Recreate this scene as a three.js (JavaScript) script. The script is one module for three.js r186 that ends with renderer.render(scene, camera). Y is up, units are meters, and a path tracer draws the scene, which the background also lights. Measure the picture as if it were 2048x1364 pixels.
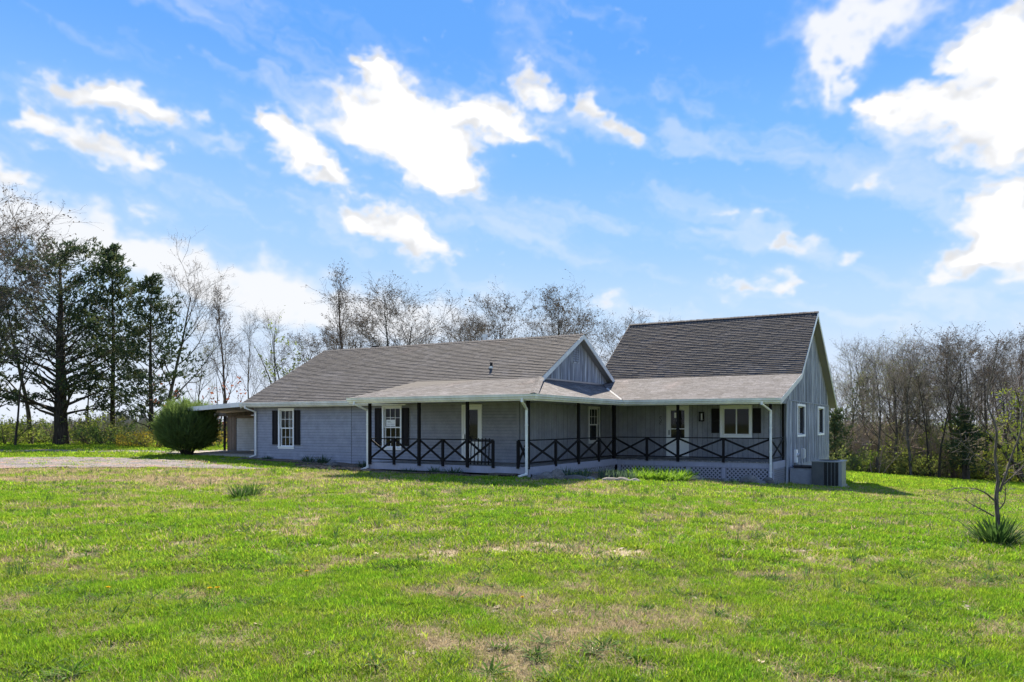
import * as THREE from 'three';
import { mergeGeometries } from 'three/addons/utils/BufferGeometryUtils.js';

// ---------------------------------------------------------------- camera, sky, sun, exposure
const scene = new THREE.Scene();
const camera = new THREE.PerspectiveCamera(47.64, 2048 / 1364, 0.1, 3000);
camera.position.set(0, 1.75, 0);
camera.rotation.y = 30.2 * Math.PI / 180;
camera.setViewOffset(2048, 1364, 0, -166, 2048, 1364);
scene.add(camera);
const renderer = new THREE.WebGLRenderer({ antialias: true });
renderer.toneMapping = THREE.LinearToneMapping;
const EXPOSURE = 2.6, AIR = 2.4;
renderer.toneMappingExposure = EXPOSURE;
renderer.shadowMap.enabled = true;
const SUN = new THREE.Vector3(-0.375, 0.625, -0.685).normalize();
const sun = new THREE.DirectionalLight(0xfff1dc, 5);
sun.target.position.set(-12, 0, -28);
sun.position.copy(SUN).multiplyScalar(120).add(sun.target.position);
sun.castShadow = true;
sun.shadow.radius = 1;
Object.assign(sun.shadow.camera, { left: -70, right: 70, top: 70, bottom: -70, near: 1, far: 320 });
sun.shadow.mapSize.set(4096, 4096);
scene.add(sun, sun.target);

// ---------------------------------------------------------------- random numbers and noise
function rng(seed) {
  let a = seed >>> 0;
  return () => { a = (a + 0x6d2b79f5) | 0; let t = Math.imul(a ^ (a >>> 15), 1 | a); t = (t + Math.imul(t ^ (t >>> 7), 61 | t)) ^ t; return ((t ^ (t >>> 14)) >>> 0) / 4294967296; };
}
const clamp = (x, a = 0, b = 1) => Math.min(b, Math.max(a, x));
const mix = (a, b, t) => a + (b - a) * t;
const smooth = (a, b, x) => { const t = clamp((x - a) / (b - a)); return t * t * (3 - 2 * t); };
const TAB = new Float32Array(4096); { const r = rng(77); for (let i = 0; i < 4096; i++) TAB[i] = r(); }
const PERM = new Uint16Array(8192); { const r = rng(78), p = [...Array(4096).keys()]; for (let i = 4095; i > 0; i--) { const j = Math.floor(r() * (i + 1)); [p[i], p[j]] = [p[j], p[i]]; } for (let i = 0; i < 8192; i++) PERM[i] = p[i & 4095]; }
function n2(x, y) {
  const xi = Math.floor(x), yi = Math.floor(y); let fx = x - xi, fy = y - yi;
  fx = fx * fx * (3 - 2 * fx); fy = fy * fy * (3 - 2 * fy);
  const a = PERM[xi & 4095], b = PERM[(xi + 1) & 4095], y0 = yi & 4095, y1 = (yi + 1) & 4095;
  const p = TAB[PERM[a + y0]], q = TAB[PERM[b + y0]], r = TAB[PERM[a + y1]], s = TAB[PERM[b + y1]];
  return (p + (q - p) * fx) * (1 - fy) + (r + (s - r) * fx) * fy;
}
function fbm(x, y, o = 4, g = 0.5) { let a = 1, s = 0, t = 0; for (let i = 0; i < o; i++) { s += a * n2(x, y); t += a; a *= g; x = x * 2.03 + 17.3; y = y * 2.03 + 9.1; } return s / t; }
const V = (x, y, z) => new THREE.Vector3(x, y, z);

// ---------------------------------------------------------------- the sky: blue air and drifting clouds
{
  const W = 4096, H = 2048, px = new Float32Array(W * H * 4), field = new Float32Array(W * (H / 2)), veil = new Float32Array(W * (H / 2));
  // clouds: azimuth and elevation in degrees, half axes in degrees, tilt, density
  const clouds = [[-39.5,24.0,1.81,1.07,35,1.0],[-40.6,24.9,0.98,0.75,0,1.0],[-38.4,21.1,3.39,2.08,15,1.2],[-36.6,20.2,3.26,1.88,10,1.2],[-35.3,18.3,2.27,1.6,30,1.1],[-40.4,20.2,3.03,0.84,10,1.0],[-34.6,17.1,1.59,0.68,15,0.9],[-42.4,22.1,1.64,0.56,35,0.8],[-31.1,21.6,2.76,0.96,12,0.9],[-32.9,21.8,2.4,0.89,0,0.9],[-28.9,20.8,1.39,0.65,20,0.8],[-47.1,20.2,1.34,0.81,60,0.9],[-45.9,18.9,1.95,0.96,40,0.95],[-44.2,17.9,2.33,0.78,28,0.95],[-42.4,17.3,1.08,0.56,10,0.9],[-44.9,20.2,0.85,0.76,0,0.6],[-60.3,20.5,2.21,0.79,5,0.8],[-57.1,20.7,2.48,0.96,10,0.95],[-57.7,21.4,1.09,0.57,0,0.7],[-54.5,20.5,1.73,0.59,5,0.8],[-62.2,18.5,1.06,0.68,35,0.85],[-60.3,17.9,1.59,0.76,20,0.9],[-57.4,17.7,2.01,0.72,14,0.9],[-55.0,17.1,1.46,0.55,25,0.8],[-53.8,18.3,0.83,0.49,0,0.6],[-50.9,19.0,1.84,0.68,20,-0.5],[-52.1,20.2,0.75,0.42,0,0.5],[-50.6,18.1,1.24,0.38,10,0.4],[-63.1,15.1,1.57,0.99,20,1.0],[-63.7,12.7,2.26,1.47,0,-0.9],[-55.6,14.0,1.32,0.63,15,0.6],[-56.8,11.7,3.48,1.34,18,-0.9],[-51.6,10.4,5.06,1.6,15,-0.9],[-45.5,8.4,7.5,1.92,5,-0.8],[-61.1,11.6,3.21,1.83,0,-0.8],[-36.6,7.6,9.44,1.63,0,-0.6],[-39.0,14.2,3.16,1.1,12,1.0],[-36.8,12.9,1.64,0.98,25,1.0],[-41.3,14.4,1.31,0.75,0,0.85],[-28.7,23.7,1.53,1.12,20,0.75],[-27.9,23.1,1.36,0.94,20,0.6],[-24.6,22.2,0.88,0.95,0,0.8],[-22.8,21.3,1.53,0.64,35,0.8],[-21.2,20.2,0.81,0.42,40,0.75],[-29.2,27.0,1.82,3.24,0,-0.35],[-26.6,19.8,2.43,0.66,30,-0.4],[-6.9,25.8,3.1,1.66,0,-0.72],[-7.4,24.1,1.79,1.71,0,-0.75],[-7.8,22.5,0.59,1.17,0,-0.7],[-3.5,25.6,3.21,1.08,0,-0.6],[-8.5,21.3,1.19,0.9,30,-0.5],[2.3,23.5,2.05,1.45,-20,1.1],[0.9,22.7,1.56,1.08,0,1.0],[3.4,20.8,2.3,1.9,0,1.1],[-2.1,20.0,2.98,1.04,-5,1.0],[1.3,19.2,2.6,1.25,0,1.0],[-5.9,20.4,1.1,0.42,20,0.8],[-4.4,19.8,1.42,0.65,10,0.7],[2.5,17.1,1.51,1.31,0,1.0],[-0.9,17.2,1.78,1.18,0,0.6],[5.4,18.6,2.2,2.6,0,1.1],[-3.5,17.9,1.97,1.8,30,-0.5],[2.9,13.8,1.39,1.23,0,1.1],[1.7,12.3,1.46,1.68,0,1.1],[3.4,11.2,1.6,1.6,0,1.0],[0.0,10.9,1.49,0.74,0,0.95],[1.8,10.2,1.84,0.67,0,0.9],[5.6,11.9,1.8,2.0,0,1.0],[-5.0,15.9,0.76,0.74,0,0.75],[-1.2,9.4,1.62,0.63,0,0.85],[-10.0,12.3,1.05,0.76,0,0.8],[-11.5,12.4,0.97,0.34,0,0.6],[-6.4,11.1,0.91,0.42,0,0.65],[-13.1,9.6,2.54,0.62,5,0.7],[-10.7,9.6,0.78,0.54,0,0.7],[-12.7,14.3,0.52,0.6,0,0.5],[-15.1,15.0,0.73,0.43,0,0.4],[3.0,8.7,1.15,0.67,0,0.6],[-0.6,22.0,0.78,0.33,0,0.5],[-1.2,15.1,0.68,0.36,0,0.45],[-23.5,8.6,1.45,0.72,0,0.6],[-18.6,7.5,4.23,0.71,0,-0.4]];
  const r = rng(5);
  for (let k = 0; k < 150; k++) {          // the same kind of sky all the way round
    const az = 34 + r() * 232, el = 6 + Math.pow(r(), 1.4) * 62, s = 0.6 + r() * 3.2, tilt = 5 + r() * 30, m = 1 + Math.floor(r() * 4);
    for (let j = 0; j < m; j++) clouds.push([az + (r() - 0.5) * s * 4, el - (r() - 0.5) * s * 1.6, s * (0.6 + r() * 0.8), s * (0.3 + r() * 0.35), tilt, 0.6 + r() * 0.5]);
  }
  for (let k = 0; k < 34; k++) {
    const az = -66 + r() * 74, el = 30 + r() * 45, s = 0.8 + r() * 2.6;
    for (let j = 0; j < 3; j++) clouds.push([az + (r() - 0.5) * s * 4, el - (r() - 0.5) * s * 1.6, s * (0.6 + r() * 0.8), s * (0.3 + r() * 0.35), 15 + r() * 15, 0.6 + r() * 0.5]);
  }
  const D = Math.PI / 180;
  for (const [az, el, rx, ry, tilt, d] of clouds) {
    const ce = Math.max(0.15, Math.cos(el * D)), reach = 2.6 * Math.max(rx, ry), c = Math.cos(-tilt * D), s = Math.sin(-tilt * D);
    const j0 = Math.max(0, Math.floor((el - reach) / 180 * H)), j1 = Math.min(H / 2 - 1, Math.ceil((el + reach) / 180 * H));
    const a0 = Math.floor((az - reach / ce) / 360 * W), a1 = Math.ceil((az + reach / ce) / 360 * W);
    for (let j = j0; j <= j1; j++) for (let i = a0; i <= a1; i++) {
      const dx = (i * 360 / W - az) * ce, dy = j * 180 / H - el, u = (dx * c + dy * s) / rx, v = (-dx * s + dy * c) / ry, q = u * u + v * v;
      if (q < 6.5) (d < 0 ? veil : field)[j * W + ((i % W) + W) % W] += Math.abs(d) * Math.exp(-q * 0.9);
    }
  }
  const lookV = (i, j) => veil[clamp(Math.round(j), 0, H / 2 - 1) * W + ((Math.round(i) % W) + W) % W];
  const look = (i, j) => { const ii = ((Math.round(i) % W) + W) % W, jj = clamp(Math.round(j), 0, H / 2 - 1); return field[jj * W + ii]; };
  const look4 = (i, j) => { const a = Math.floor(i), b = Math.floor(j), u = i - a, v = j - b; return (look(a, b) * (1 - u) + look(a + 1, b) * u) * (1 - v) + (look(a, b + 1) * (1 - u) + look(a + 1, b + 1) * u) * v; };
  // air colours by elevation (what the photograph shows)
  const air = [[0, 0.74, 0.82, 0.95], [4, 0.65, 0.77, 0.95], [8, 0.50, 0.70, 0.96], [13, 0.33, 0.59, 0.96], [19, 0.21, 0.49, 0.96], [26, 0.135, 0.39, 0.93], [40, 0.10, 0.31, 0.84], [90, 0.07, 0.23, 0.72]];
  for (let j = H / 2; j < H; j++) {
    const el = (j + 0.5) / H * 180 - 90;
    let k = 0; while (k < air.length - 2 && air[k + 1][0] < el) k++;
    const A = air[k], B = air[k + 1], t = smooth(0, 1, clamp((el - A[0]) / (B[0] - A[0]))) * 0.5 + clamp((el - A[0]) / (B[0] - A[0])) * 0.5;
    const ar = mix(A[1], B[1], t), ag = mix(A[2], B[2], t), ab = mix(A[3], B[3], t), row = j - H / 2;
    for (let i = 0; i < W; i++) {
      // texel i looks along u = i / W, where u = atan2(z, x) / 2 pi + 0.5
      const ang = ((i + 0.5) / W - 0.5) * 2 * Math.PI, dx = Math.cos(ang), dz = Math.sin(ang);
      const az = Math.atan2(dx, -dz) / D, fi = ((az + 360) % 360) / 360 * W;
      // noise on a cylinder unrolled with a seam behind the camera's right shoulder
      const nx = ((az + 360 + 150) % 360) * 0.32, ny = el * 0.42;
      const wx = fbm(nx * 1.5 + 3, ny * 1.5, 4, 0.55) - 0.5, wy = fbm(nx * 1.5 + 41, ny * 1.5 + 7, 4, 0.55) - 0.5;
      const f = look4(fi + wx * 34, row + wy * 26);
      const fine = fbm(nx * 3.1 - ny * 0.9 + wx * 2, ny * 4.4 + nx * 0.8 + wy * 2 + 30, 5, 0.58);
      const body = smooth(0.2, 1.12, f * 1.1 + (fine - 0.5) * 1.3 - 0.06), haze = 0.92 * smooth(0.05, 1.0, lookV(fi + wx * 60, row + wy * 40) * (0.8 + 0.5 * (fine - 0.3)));
      const cirrus = 0.34 * smooth(0.48, 0.86, fbm(nx * 0.55 + ny * 0.5 + 90 + wx, ny * 1.1 + nx * 0.28 + wy, 5, 0.55)) + 0.25 * smooth(0.02, 0.5, f) * fine;
      const milky = (0.14 * smooth(60, -10, Math.abs(az + 62))) * smooth(30, 8, el);
      let a = clamp(1 - (1 - body) * (1 - cirrus) * (1 - milky) * (1 - haze));
      const lit = 0.92 + 0.75 * smooth(0.95, 1.9, f) - 0.17 * smooth(0.35, 0.75, fbm(nx * 2.2 + 60 + wx, ny * 3 + 20 + wy, 4)) * smooth(0.4, 0.9, body);
      const o = (j * W + i) * 4;
      px[o] = mix(ar, lit * 0.975, a) / AIR; px[o + 1] = mix(ag, lit * 0.985, a) / AIR; px[o + 2] = mix(ab, lit * 1.01, a) / AIR; px[o + 3] = 1;
    }
  }
  for (let o = 0; o < W * H / 2; o++) { px[o * 4] = 0.2; px[o * 4 + 1] = 0.24; px[o * 4 + 2] = 0.2; px[o * 4 + 3] = 1; }
  const sky = new THREE.DataTexture(px, W, H, THREE.RGBAFormat, THREE.FloatType);
  sky.mapping = THREE.EquirectangularReflectionMapping; sky.magFilter = THREE.LinearFilter; sky.needsUpdate = true;
  scene.background = sky; scene.environment = sky;
}

// ---------------------------------------------------------------- mesh builder
class MB {
  constructor() { this.p = []; this.n = []; this.t = []; this.c = []; this.i = []; this.colored = false; }
  vert(p, n, u, v, c) { this.p.push(p.x, p.y, p.z); this.n.push(n.x, n.y, n.z); this.t.push(u, v); if (c) { this.colored = true; this.c.push(c[0], c[1], c[2]); } else this.c.push(1, 1, 1); return this.p.length / 3 - 1; }
  quad(a, b, c, d, col, uv) {
    const n = V().crossVectors(b.clone().sub(a), c.clone().sub(a)); if (n.lengthSq() < 1e-14) n.crossVectors(c.clone().sub(a), d.clone().sub(a)); n.normalize();
    const U = uv || [[0, 0], [a.distanceTo(b), 0], [a.distanceTo(b), b.distanceTo(c)], [0, b.distanceTo(c)]];
    const k = this.vert(a, n, ...U[0], col); this.vert(b, n, ...U[1], col); this.vert(c, n, ...U[2], col); this.vert(d, n, ...U[3], col);
    this.i.push(k, k + 1, k + 2, k, k + 2, k + 3); return this;
  }
  tri(a, b, c, col) { const n = V().crossVectors(b.clone().sub(a), c.clone().sub(a)).normalize(), k = this.vert(a, n, 0, 0, col); this.vert(b, n, 1, 0, col); this.vert(c, n, 0.5, 1, col); this.i.push(k, k + 1, k + 2); return this; }
  // a hexahedron from its eight corners: bottom 0-3 (counter-clockwise from above), top 4-7
  hexa(q, col) {
    const s = [[0, 1, 5, 4], [1, 2, 6, 5], [2, 3, 7, 6], [3, 0, 4, 7], [4, 5, 6, 7], [3, 2, 1, 0]];
    for (const f of s) {
      const P = f.map((k) => q[k]), n = V().crossVectors(P[1].clone().sub(P[0]), P[2].clone().sub(P[0]));
      const ax = Math.abs(n.x), ay = Math.abs(n.y), az = Math.abs(n.z);
      const uv = P.map((w) => ay > ax && ay > az ? [w.x, w.z] : ax > az ? [w.z, w.y] : [w.x, w.y]);
      this.quad(P[0], P[1], P[2], P[3], col, uv);
    }
    return this;
  }
  box(x0, x1, y0, y1, z0, z1, col) { return this.hexa([V(x0, y0, z1), V(x1, y0, z1), V(x1, y0, z0), V(x0, y0, z0), V(x0, y1, z1), V(x1, y1, z1), V(x1, y1, z0), V(x0, y1, z0)], col); }
  // a box with chamfered long edges between two points, width w (along side) and height h
  bar(a, b, w, h, up = V(0, 1, 0), col) {
    const d = b.clone().sub(a).normalize(), s = V().crossVectors(d, up).normalize(), u = V().crossVectors(s, d).normalize(), k = Math.min(w, h) * 0.12;
    const ring = [[-w / 2 + k, -h / 2], [w / 2 - k, -h / 2], [w / 2, -h / 2 + k], [w / 2, h / 2 - k], [w / 2 - k, h / 2], [-w / 2 + k, h / 2], [-w / 2, h / 2 - k], [-w / 2, -h / 2 + k]];
    const at = (p, [x, y]) => p.clone().addScaledVector(s, x).addScaledVector(u, y), L = a.distanceTo(b);
    for (let i = 0; i < 8; i++) { const p = ring[i], q = ring[(i + 1) % 8]; this.quad(at(a, q), at(a, p), at(b, p), at(b, q), col, [[0, i * 0.05], [0, i * 0.05 + 0.05], [L, i * 0.05 + 0.05], [L, i * 0.05]]); }
    for (const [p, fl] of [[a, 0], [b, 1]]) for (let i = 1; i < 7; i++) { const A = at(p, ring[0]), B = at(p, ring[i]), C = at(p, ring[i + 1]); fl ? this.tri(A, C, B, col) : this.tri(A, B, C, col); }
    return this;
  }
  tube(pts, rad, sides = 6, col, cap = false) {
    let prev = null; const start = this.p.length / 3; let run = 0;
    for (let k = 0; k < pts.length; k++) {
      const d = (k === 0 ? pts[1].clone().sub(pts[0]) : k === pts.length - 1 ? pts[k].clone().sub(pts[k - 1]) : pts[k + 1].clone().sub(pts[k - 1])).normalize();
      let x = prev ? prev.clone().addScaledVector(d, -prev.dot(d)) : V(0, 0, 1).cross(d); if (x.lengthSq() < 1e-6) x = V(1, 0, 0).cross(d); x.normalize(); prev = x;
      const y = V().crossVectors(d, x); if (k) run += pts[k].distanceTo(pts[k - 1]);
      for (let s = 0; s <= sides; s++) { const a = s / sides * Math.PI * 2, n = x.clone().multiplyScalar(Math.cos(a)).addScaledVector(y, Math.sin(a)); this.vert(pts[k].clone().addScaledVector(n, rad[k]), n, s / sides * Math.max(0.3, 6.28 * rad[0]), run, col); }
    }
    const m = sides + 1;
    for (let k = 0; k < pts.length - 1; k++) for (let s = 0; s < sides; s++) { const a = start + k * m + s; this.i.push(a, a + 1, a + m, a + 1, a + m + 1, a + m); }
    if (cap) for (const [k, f] of [[0, -1], [pts.length - 1, 1]]) {
      const d = (k ? pts[k].clone().sub(pts[k - 1]) : pts[1].clone().sub(pts[0])).normalize().multiplyScalar(f), c = this.vert(pts[k], d, 0.5, 0.5, col), r0 = this.p.length / 3;
      for (let s = 0; s <= sides; s++) { const q = (start + k * m + s) * 3; this.vert(V(this.p[q], this.p[q + 1], this.p[q + 2]), d, 0, 0, col); }
      for (let s = 0; s < sides; s++) f > 0 ? this.i.push(c, r0 + s, r0 + s + 1) : this.i.push(c, r0 + s + 1, r0 + s);
    }
    return this;
  }
  get tris() { return this.i.length / 3; }
  geo() {
    const g = new THREE.BufferGeometry();
    g.setAttribute('position', new THREE.Float32BufferAttribute(this.p, 3)); g.setAttribute('normal', new THREE.Float32BufferAttribute(this.n, 3)); g.setAttribute('uv', new THREE.Float32BufferAttribute(this.t, 2));
    if (this.colored) g.setAttribute('color', new THREE.Float32BufferAttribute(this.c, 3));
    g.setIndex(this.i); return g;
  }
}

// ---------------------------------------------------------------- naming and placing things
const taken = {}, base = new WeakMap();
function numbered(name) { const k = taken[name] = (taken[name] ?? -1) + 1; return k ? `${name}_${String(k).padStart(3, '0')}` : name; }
function tag(o, label, category, group) { o.userData.label = label; o.userData.category = category; if (group) o.userData.group = group; return o; }
function shade(o) { o.traverse((m) => { if (m.isMesh) { m.castShadow = true; m.receiveShadow = true; } }); return o; }
function thing(name, [x, y, z], label, category, group) { const o = new THREE.Group(); o.name = numbered(name); o.position.set(x, y, z); base.set(o, V(x, y, z)); scene.add(o); return tag(o, label, category, group); }
function sub(parent, name, m, material) {   // m: MB or geometry in world coordinates; parent: thing or part
  const g = m.isBufferGeometry ? m : m.geo(), b = base.get(parent) || V(0, 0, 0); g.translate(-b.x, -b.y, -b.z);
  const o = new THREE.Mesh(g, material); o.name = name; o.castShadow = o.receiveShadow = true; parent.add(o); base.set(o, b); return o;
}
function single(name, m, material, origin, label, category, group) {
  const g = m.isBufferGeometry ? m : m.geo(); g.translate(-origin.x, -origin.y, -origin.z);
  const o = new THREE.Mesh(g, material); o.name = numbered(name); o.position.copy(origin); o.castShadow = o.receiveShadow = true; scene.add(o); base.set(o, origin.clone()); return tag(o, label, category, group);
}
function setting(name, m, material, kind = 'structure') { const o = m.isObject3D ? m : new THREE.Mesh(m.isBufferGeometry ? m : m.geo(), material); o.name = numbered(name); o.castShadow = o.receiveShadow = true; o.userData.kind = kind; scene.add(o); return o; }

// ---------------------------------------------------------------- textures
function tex(size, f, { srgb = true, h = size } = {}) {
  const d = new Uint8Array(size * h * 4);
  for (let j = 0; j < h; j++) for (let i = 0; i < size; i++) { const c = f(i / size, j / h, i, j), o = (j * size + i) * 4; d[o] = clamp(c[0]) * 255; d[o + 1] = clamp(c[1]) * 255; d[o + 2] = clamp(c[2]) * 255; d[o + 3] = 255; }
  const t = new THREE.DataTexture(d, size, h); t.wrapS = t.wrapT = THREE.RepeatWrapping; t.magFilter = THREE.LinearFilter; t.minFilter = THREE.LinearMipmapLinearFilter; t.generateMipmaps = true; if (srgb) t.colorSpace = THREE.SRGBColorSpace; t.needsUpdate = true; return t;
}
// tiling noise: blends the pattern with a shifted copy of itself near the border
const tile = (f, u, v) => { const a = smooth(0.0, 0.25, u), b = smooth(0.0, 0.25, v); return mix(mix(f(u + 1, v + 1), f(u, v + 1), a), mix(f(u + 1, v), f(u, v), a), b); };
const grey = (x) => [x, x, x];
const lin = (r, g, b) => new THREE.Color().setRGB(r, g, b);
function rep(t, sx, sy) { const c = t.clone(); c.repeat.set(sx, sy); c.needsUpdate = true; return c; }
// worn paint: near white, multiplied by the paint's colour
const paintTex = tex(512, (u, v) => { const a = tile((x, y) => fbm(x * 9, y * 9, 5), u, v), b = tile((x, y) => fbm(x * 60, y * 60, 2), u, v); const g = 0.9 + 0.16 * (a - 0.5) + 0.1 * (b - 0.5); return [g, g, g * 1.005]; });
// vertical wood grain with pale scoured streaks
const grainTex = tex(512, (u, v) => { const a = tile((x, y) => fbm(x * 46, y * 2.2, 4), u, v), b = tile((x, y) => fbm(x * 12, y * 3.5 + 8, 4), u, v), c = tile((x, y) => fbm(x * 120, y * 6, 2), u, v); let g = 0.72 + 0.5 * (a - 0.5) + 0.35 * (b - 0.5) + 0.25 * (c - 0.5); g += 0.22 * smooth(0.58, 0.74, a); return [g * 0.985, g * 0.99, g * 1.01]; });
const speckTex = tex(512, (u, v) => { const a = tile((x, y) => fbm(x * 150, y * 150, 2), u, v), b = tile((x, y) => fbm(x * 16, y * 16, 4), u, v); const g = 0.78 + 0.75 * (a - 0.5) + 0.3 * (b - 0.5); return [g * 1.01, g, g * 0.99]; });
const barkTex = tex(512, (u, v) => { const a = tile((x, y) => fbm(x * 30, y * 6, 5), u, v), b = tile((x, y) => fbm(x * 70, y * 24, 3), u, v); const g = 0.35 + 0.9 * (a - 0.35) + 0.3 * (b - 0.5); return [g * 1.03, g, g * 0.95]; });
const P = (o) => new THREE.MeshPhysicalMaterial({ roughness: 0.8, ...o });
const S = (o) => new THREE.MeshStandardMaterial({ roughness: 0.85, ...o });
// ---------------------------------------------------------------- the lie of the land
const hills = [[0, 0, 0], [-6, -6, 0.02], [-12, -12, 0.03], [6, -8, -0.05], [0.5, -14, -0.1], [-18.5, -21.5, 0.05], [-12, -21.3, 0.03], [-27.1, -23.7, 0.22], [-22, -22.5, 0.12], [-9, -26, -0.16], [-5.9, -28.7, -0.42], [-5.8, -31, -0.6], [-4, -31.5, -0.68], [-1.2, -28.2, -0.66], [-5.8, -41.7, -1.0], [-2.3, -62.3, -2.1], [-6.6, -63.2, -1.98], [3.4, -62.1, -2.3], [10, -45, -1.7], [-50, -28.5, 0.36], [-38, -24, 0.3], [-33, -14, 0.22], [-20, -50, 0.1], [-40, -55, 0.3], [12, -22, -0.6], [-18, 4, 0.08], [14, 6, -0.1], [-14, -75, -2.0], [-70, -45, 0.3], [-25, -90, -1.4], [-90, -80, 0]];
const land = (() => {
  const n = hills.length, m = n + 3, A = Array.from({ length: m }, () => new Float64Array(m + 1)), k = (d2) => d2 < 1e-9 ? 0 : 0.5 * d2 * Math.log(d2);
  for (let i = 0; i < n; i++) { const [x, z, y] = hills[i]; for (let j = 0; j < n; j++) A[i][j] = k((x - hills[j][0]) ** 2 + (z - hills[j][1]) ** 2); A[i][i] += 4; A[i][n] = A[n][i] = 1; A[i][n + 1] = A[n + 1][i] = x; A[i][n + 2] = A[n + 2][i] = z; A[i][m] = y; }
  for (let c = 0; c < m; c++) { let p = c; for (let r = c + 1; r < m; r++) if (Math.abs(A[r][c]) > Math.abs(A[p][c])) p = r; [A[c], A[p]] = [A[p], A[c]]; for (let r = 0; r < m; r++) if (r !== c) { const f = A[r][c] / A[c][c]; if (f) for (let q = c; q <= m; q++) A[r][q] -= f * A[c][q]; } }
  const w = A.map((r, i) => r[m] / r[i]);
  return (x, z) => {
    const far = smooth(95, 190, Math.hypot(x + 15, z + 30)); if (far >= 1) return -1.2;
    let s = w[n] + w[n + 1] * x + w[n + 2] * z; for (let i = 0; i < n; i++) s += w[i] * k((x - hills[i][0]) ** 2 + (z - hills[i][1]) ** 2);
    return mix(s, -1.2, far);
  };
})();
const bumps = (x, z) => (fbm(x * 0.55, z * 0.55, 3) - 0.5) * 0.07 + (fbm(x * 2.1 + 5, z * 2.1, 2) - 0.5) * 0.03;
const ground = (x, z) => land(x, z) + bumps(x, z) * (1 - smooth(60, 90, Math.hypot(x + 10, z + 25)));
// how lush the grass is: 1 fresh green, 0 dead straw; worn streaks run across the lawn
const streaks = [[-6.4, -8.1, 2.6, 0.32, 1.05, 0.6], [-4.6, -6.6, 0.9, 0.3, 0.3, 0.8], [-3.2, -5.2, 0.8, 0.28, 0.5, 0.9], [-2.7, -6.3, 1.0, 0.35, 0.1, 0.7], [-0.6, -5.4, 0.7, 0.4, -0.4, 0.6], [1.2, -7, 1.2, 0.5, -0.5, 0.55], [2.2, -8.6, 1.3, 0.4, -0.6, 0.5], [-13.5, -14.2, 2.2, 0.35, 0.2, 0.45], [-20, -15, 6, 1.2, 0.55, 0.6], [-27, -15.5, 7, 2.2, 0.5, 0.65], [-1.5, -27, 3, 0.6, -0.5, 0.4], [-3, -21, 2.2, 0.5, -0.5, 0.45], [-7.5, -10.5, 1.2, 0.35, 0.4, 0.5], [-4.4, -9.6, 1.1, 0.45, 0.2, 0.45]];
function lush(x, z) {
  let a = 0.61 + 1.0 * (fbm(x * 0.42 + 11, z * 0.42 + 4, 3) - 0.5) + 1.6 * (fbm(x * 1.5, z * 1.5 + 50, 3) - 0.5) + 0.6 * (n2(x * 6, z * 6) - 0.5);
  for (const [sx, sz, l, w, t, d] of streaks) { const dx = x - sx, dz = z - sz, c = Math.cos(t), s = Math.sin(t), u = (dx * c - dz * s) / l, v = (dx * s + dz * c) / w, q = u * u + v * v; if (q < 5) a -= d * Math.exp(-q); }
  return clamp(a);
}
// bearing of a spot: sideways slope t from the line of sight, d metres deep
const yawC = Math.cos(30.2 * Math.PI / 180), yawS = Math.sin(30.2 * Math.PI / 180);
const spot = (t, d) => [-yawS * d + yawC * t * d, -yawC * d - yawS * t * d];
// gravel: a track that runs to the carport, and a wide worn apron nearer by
const track = [[-0.78, 41.5, 1.5], [-0.66, 40.8, 1.45], [-0.53, 40.4, 1.35], [-0.45, 40, 1.3], [-0.4, 39.4, 1.6], [-0.365, 39, 2.2]];
const apron = [[-0.8, 29, 4.6], [-0.66, 30, 4.2], [-0.56, 30.2, 3.2], [-0.47, 29.6, 2.0], [-0.4, 28.8, 1.1], [-0.33, 27.8, 0.35]];
const strip = (list) => { const c = new THREE.CatmullRomCurve3(list.map(([t, d]) => { const [x, z] = spot(t, d); return V(x, 0, z); })); return { c, w: (u) => { const f = u * (list.length - 1), k = Math.min(list.length - 2, Math.floor(f)); return mix(list[k][2], list[k + 1][2], f - k); } }; };
const strips = [strip(track), strip(apron)];
const drivePts = strips.flatMap((q) => Array.from({ length: 60 }, (_, k) => { const p = q.c.getPoint(k / 59); return [p.x, p.z, q.w(k / 59)]; }));
const onDrive = (x, z) => { let best = 9; if (x > -20) return best; for (const q of drivePts) { const d = Math.hypot(x - q[0], z - q[1]) - q[2]; if (d < best) best = d; } return best; };   // < 0 on the gravel
const insideHouse = (x, z) => (x > -27 && x < -13.7 && z < -24 && z > -33.4) || (x > -14 && x < -5.95 && z < -28.9 && z > -41.6) || (x > -18.4 && x < -12 && z < -21.6 && z > -24) || (x > -14 && x < -12 && z < -24 && z > -31) || (x > -34 && x < -27 && z < -23.6 && z > -30);
// soil bed along the front of the house
const bedLine = [[-11.6, -21.0], [-10.1, -22.9], [-8.7, -24.2], [-7.5, -25.7], [-6, -27.2], [-5.4, -27.6]];
const bedFront = (x) => { for (let k = 0; k < bedLine.length - 1; k++) if (x <= bedLine[k + 1][0]) return mix(bedLine[k][1], bedLine[k + 1][1], (x - bedLine[k][0]) / (bedLine[k + 1][0] - bedLine[k][0])); return -27.6; };
const bedDepth = (x, z) => {   // > 0 inside the bed
  if (x > -27.3 && x < -18.3) return Math.min(z + 24.2, -22.55 + 0.25 * Math.sin(x * 1.3) + 1.65 * smooth(-21.9, -21.1, x) - z);
  if (x >= -18.3 && x < -11.6) return Math.min(z + 22, -20.75 + 0.2 * Math.sin(x * 1.7) - z);
  if (x >= -11.6 && x < -5.4) return Math.min(z + 29.2, bedFront(x) + 0.12 * Math.sin(x * 4.1) - z);
  return -1;
};
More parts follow.
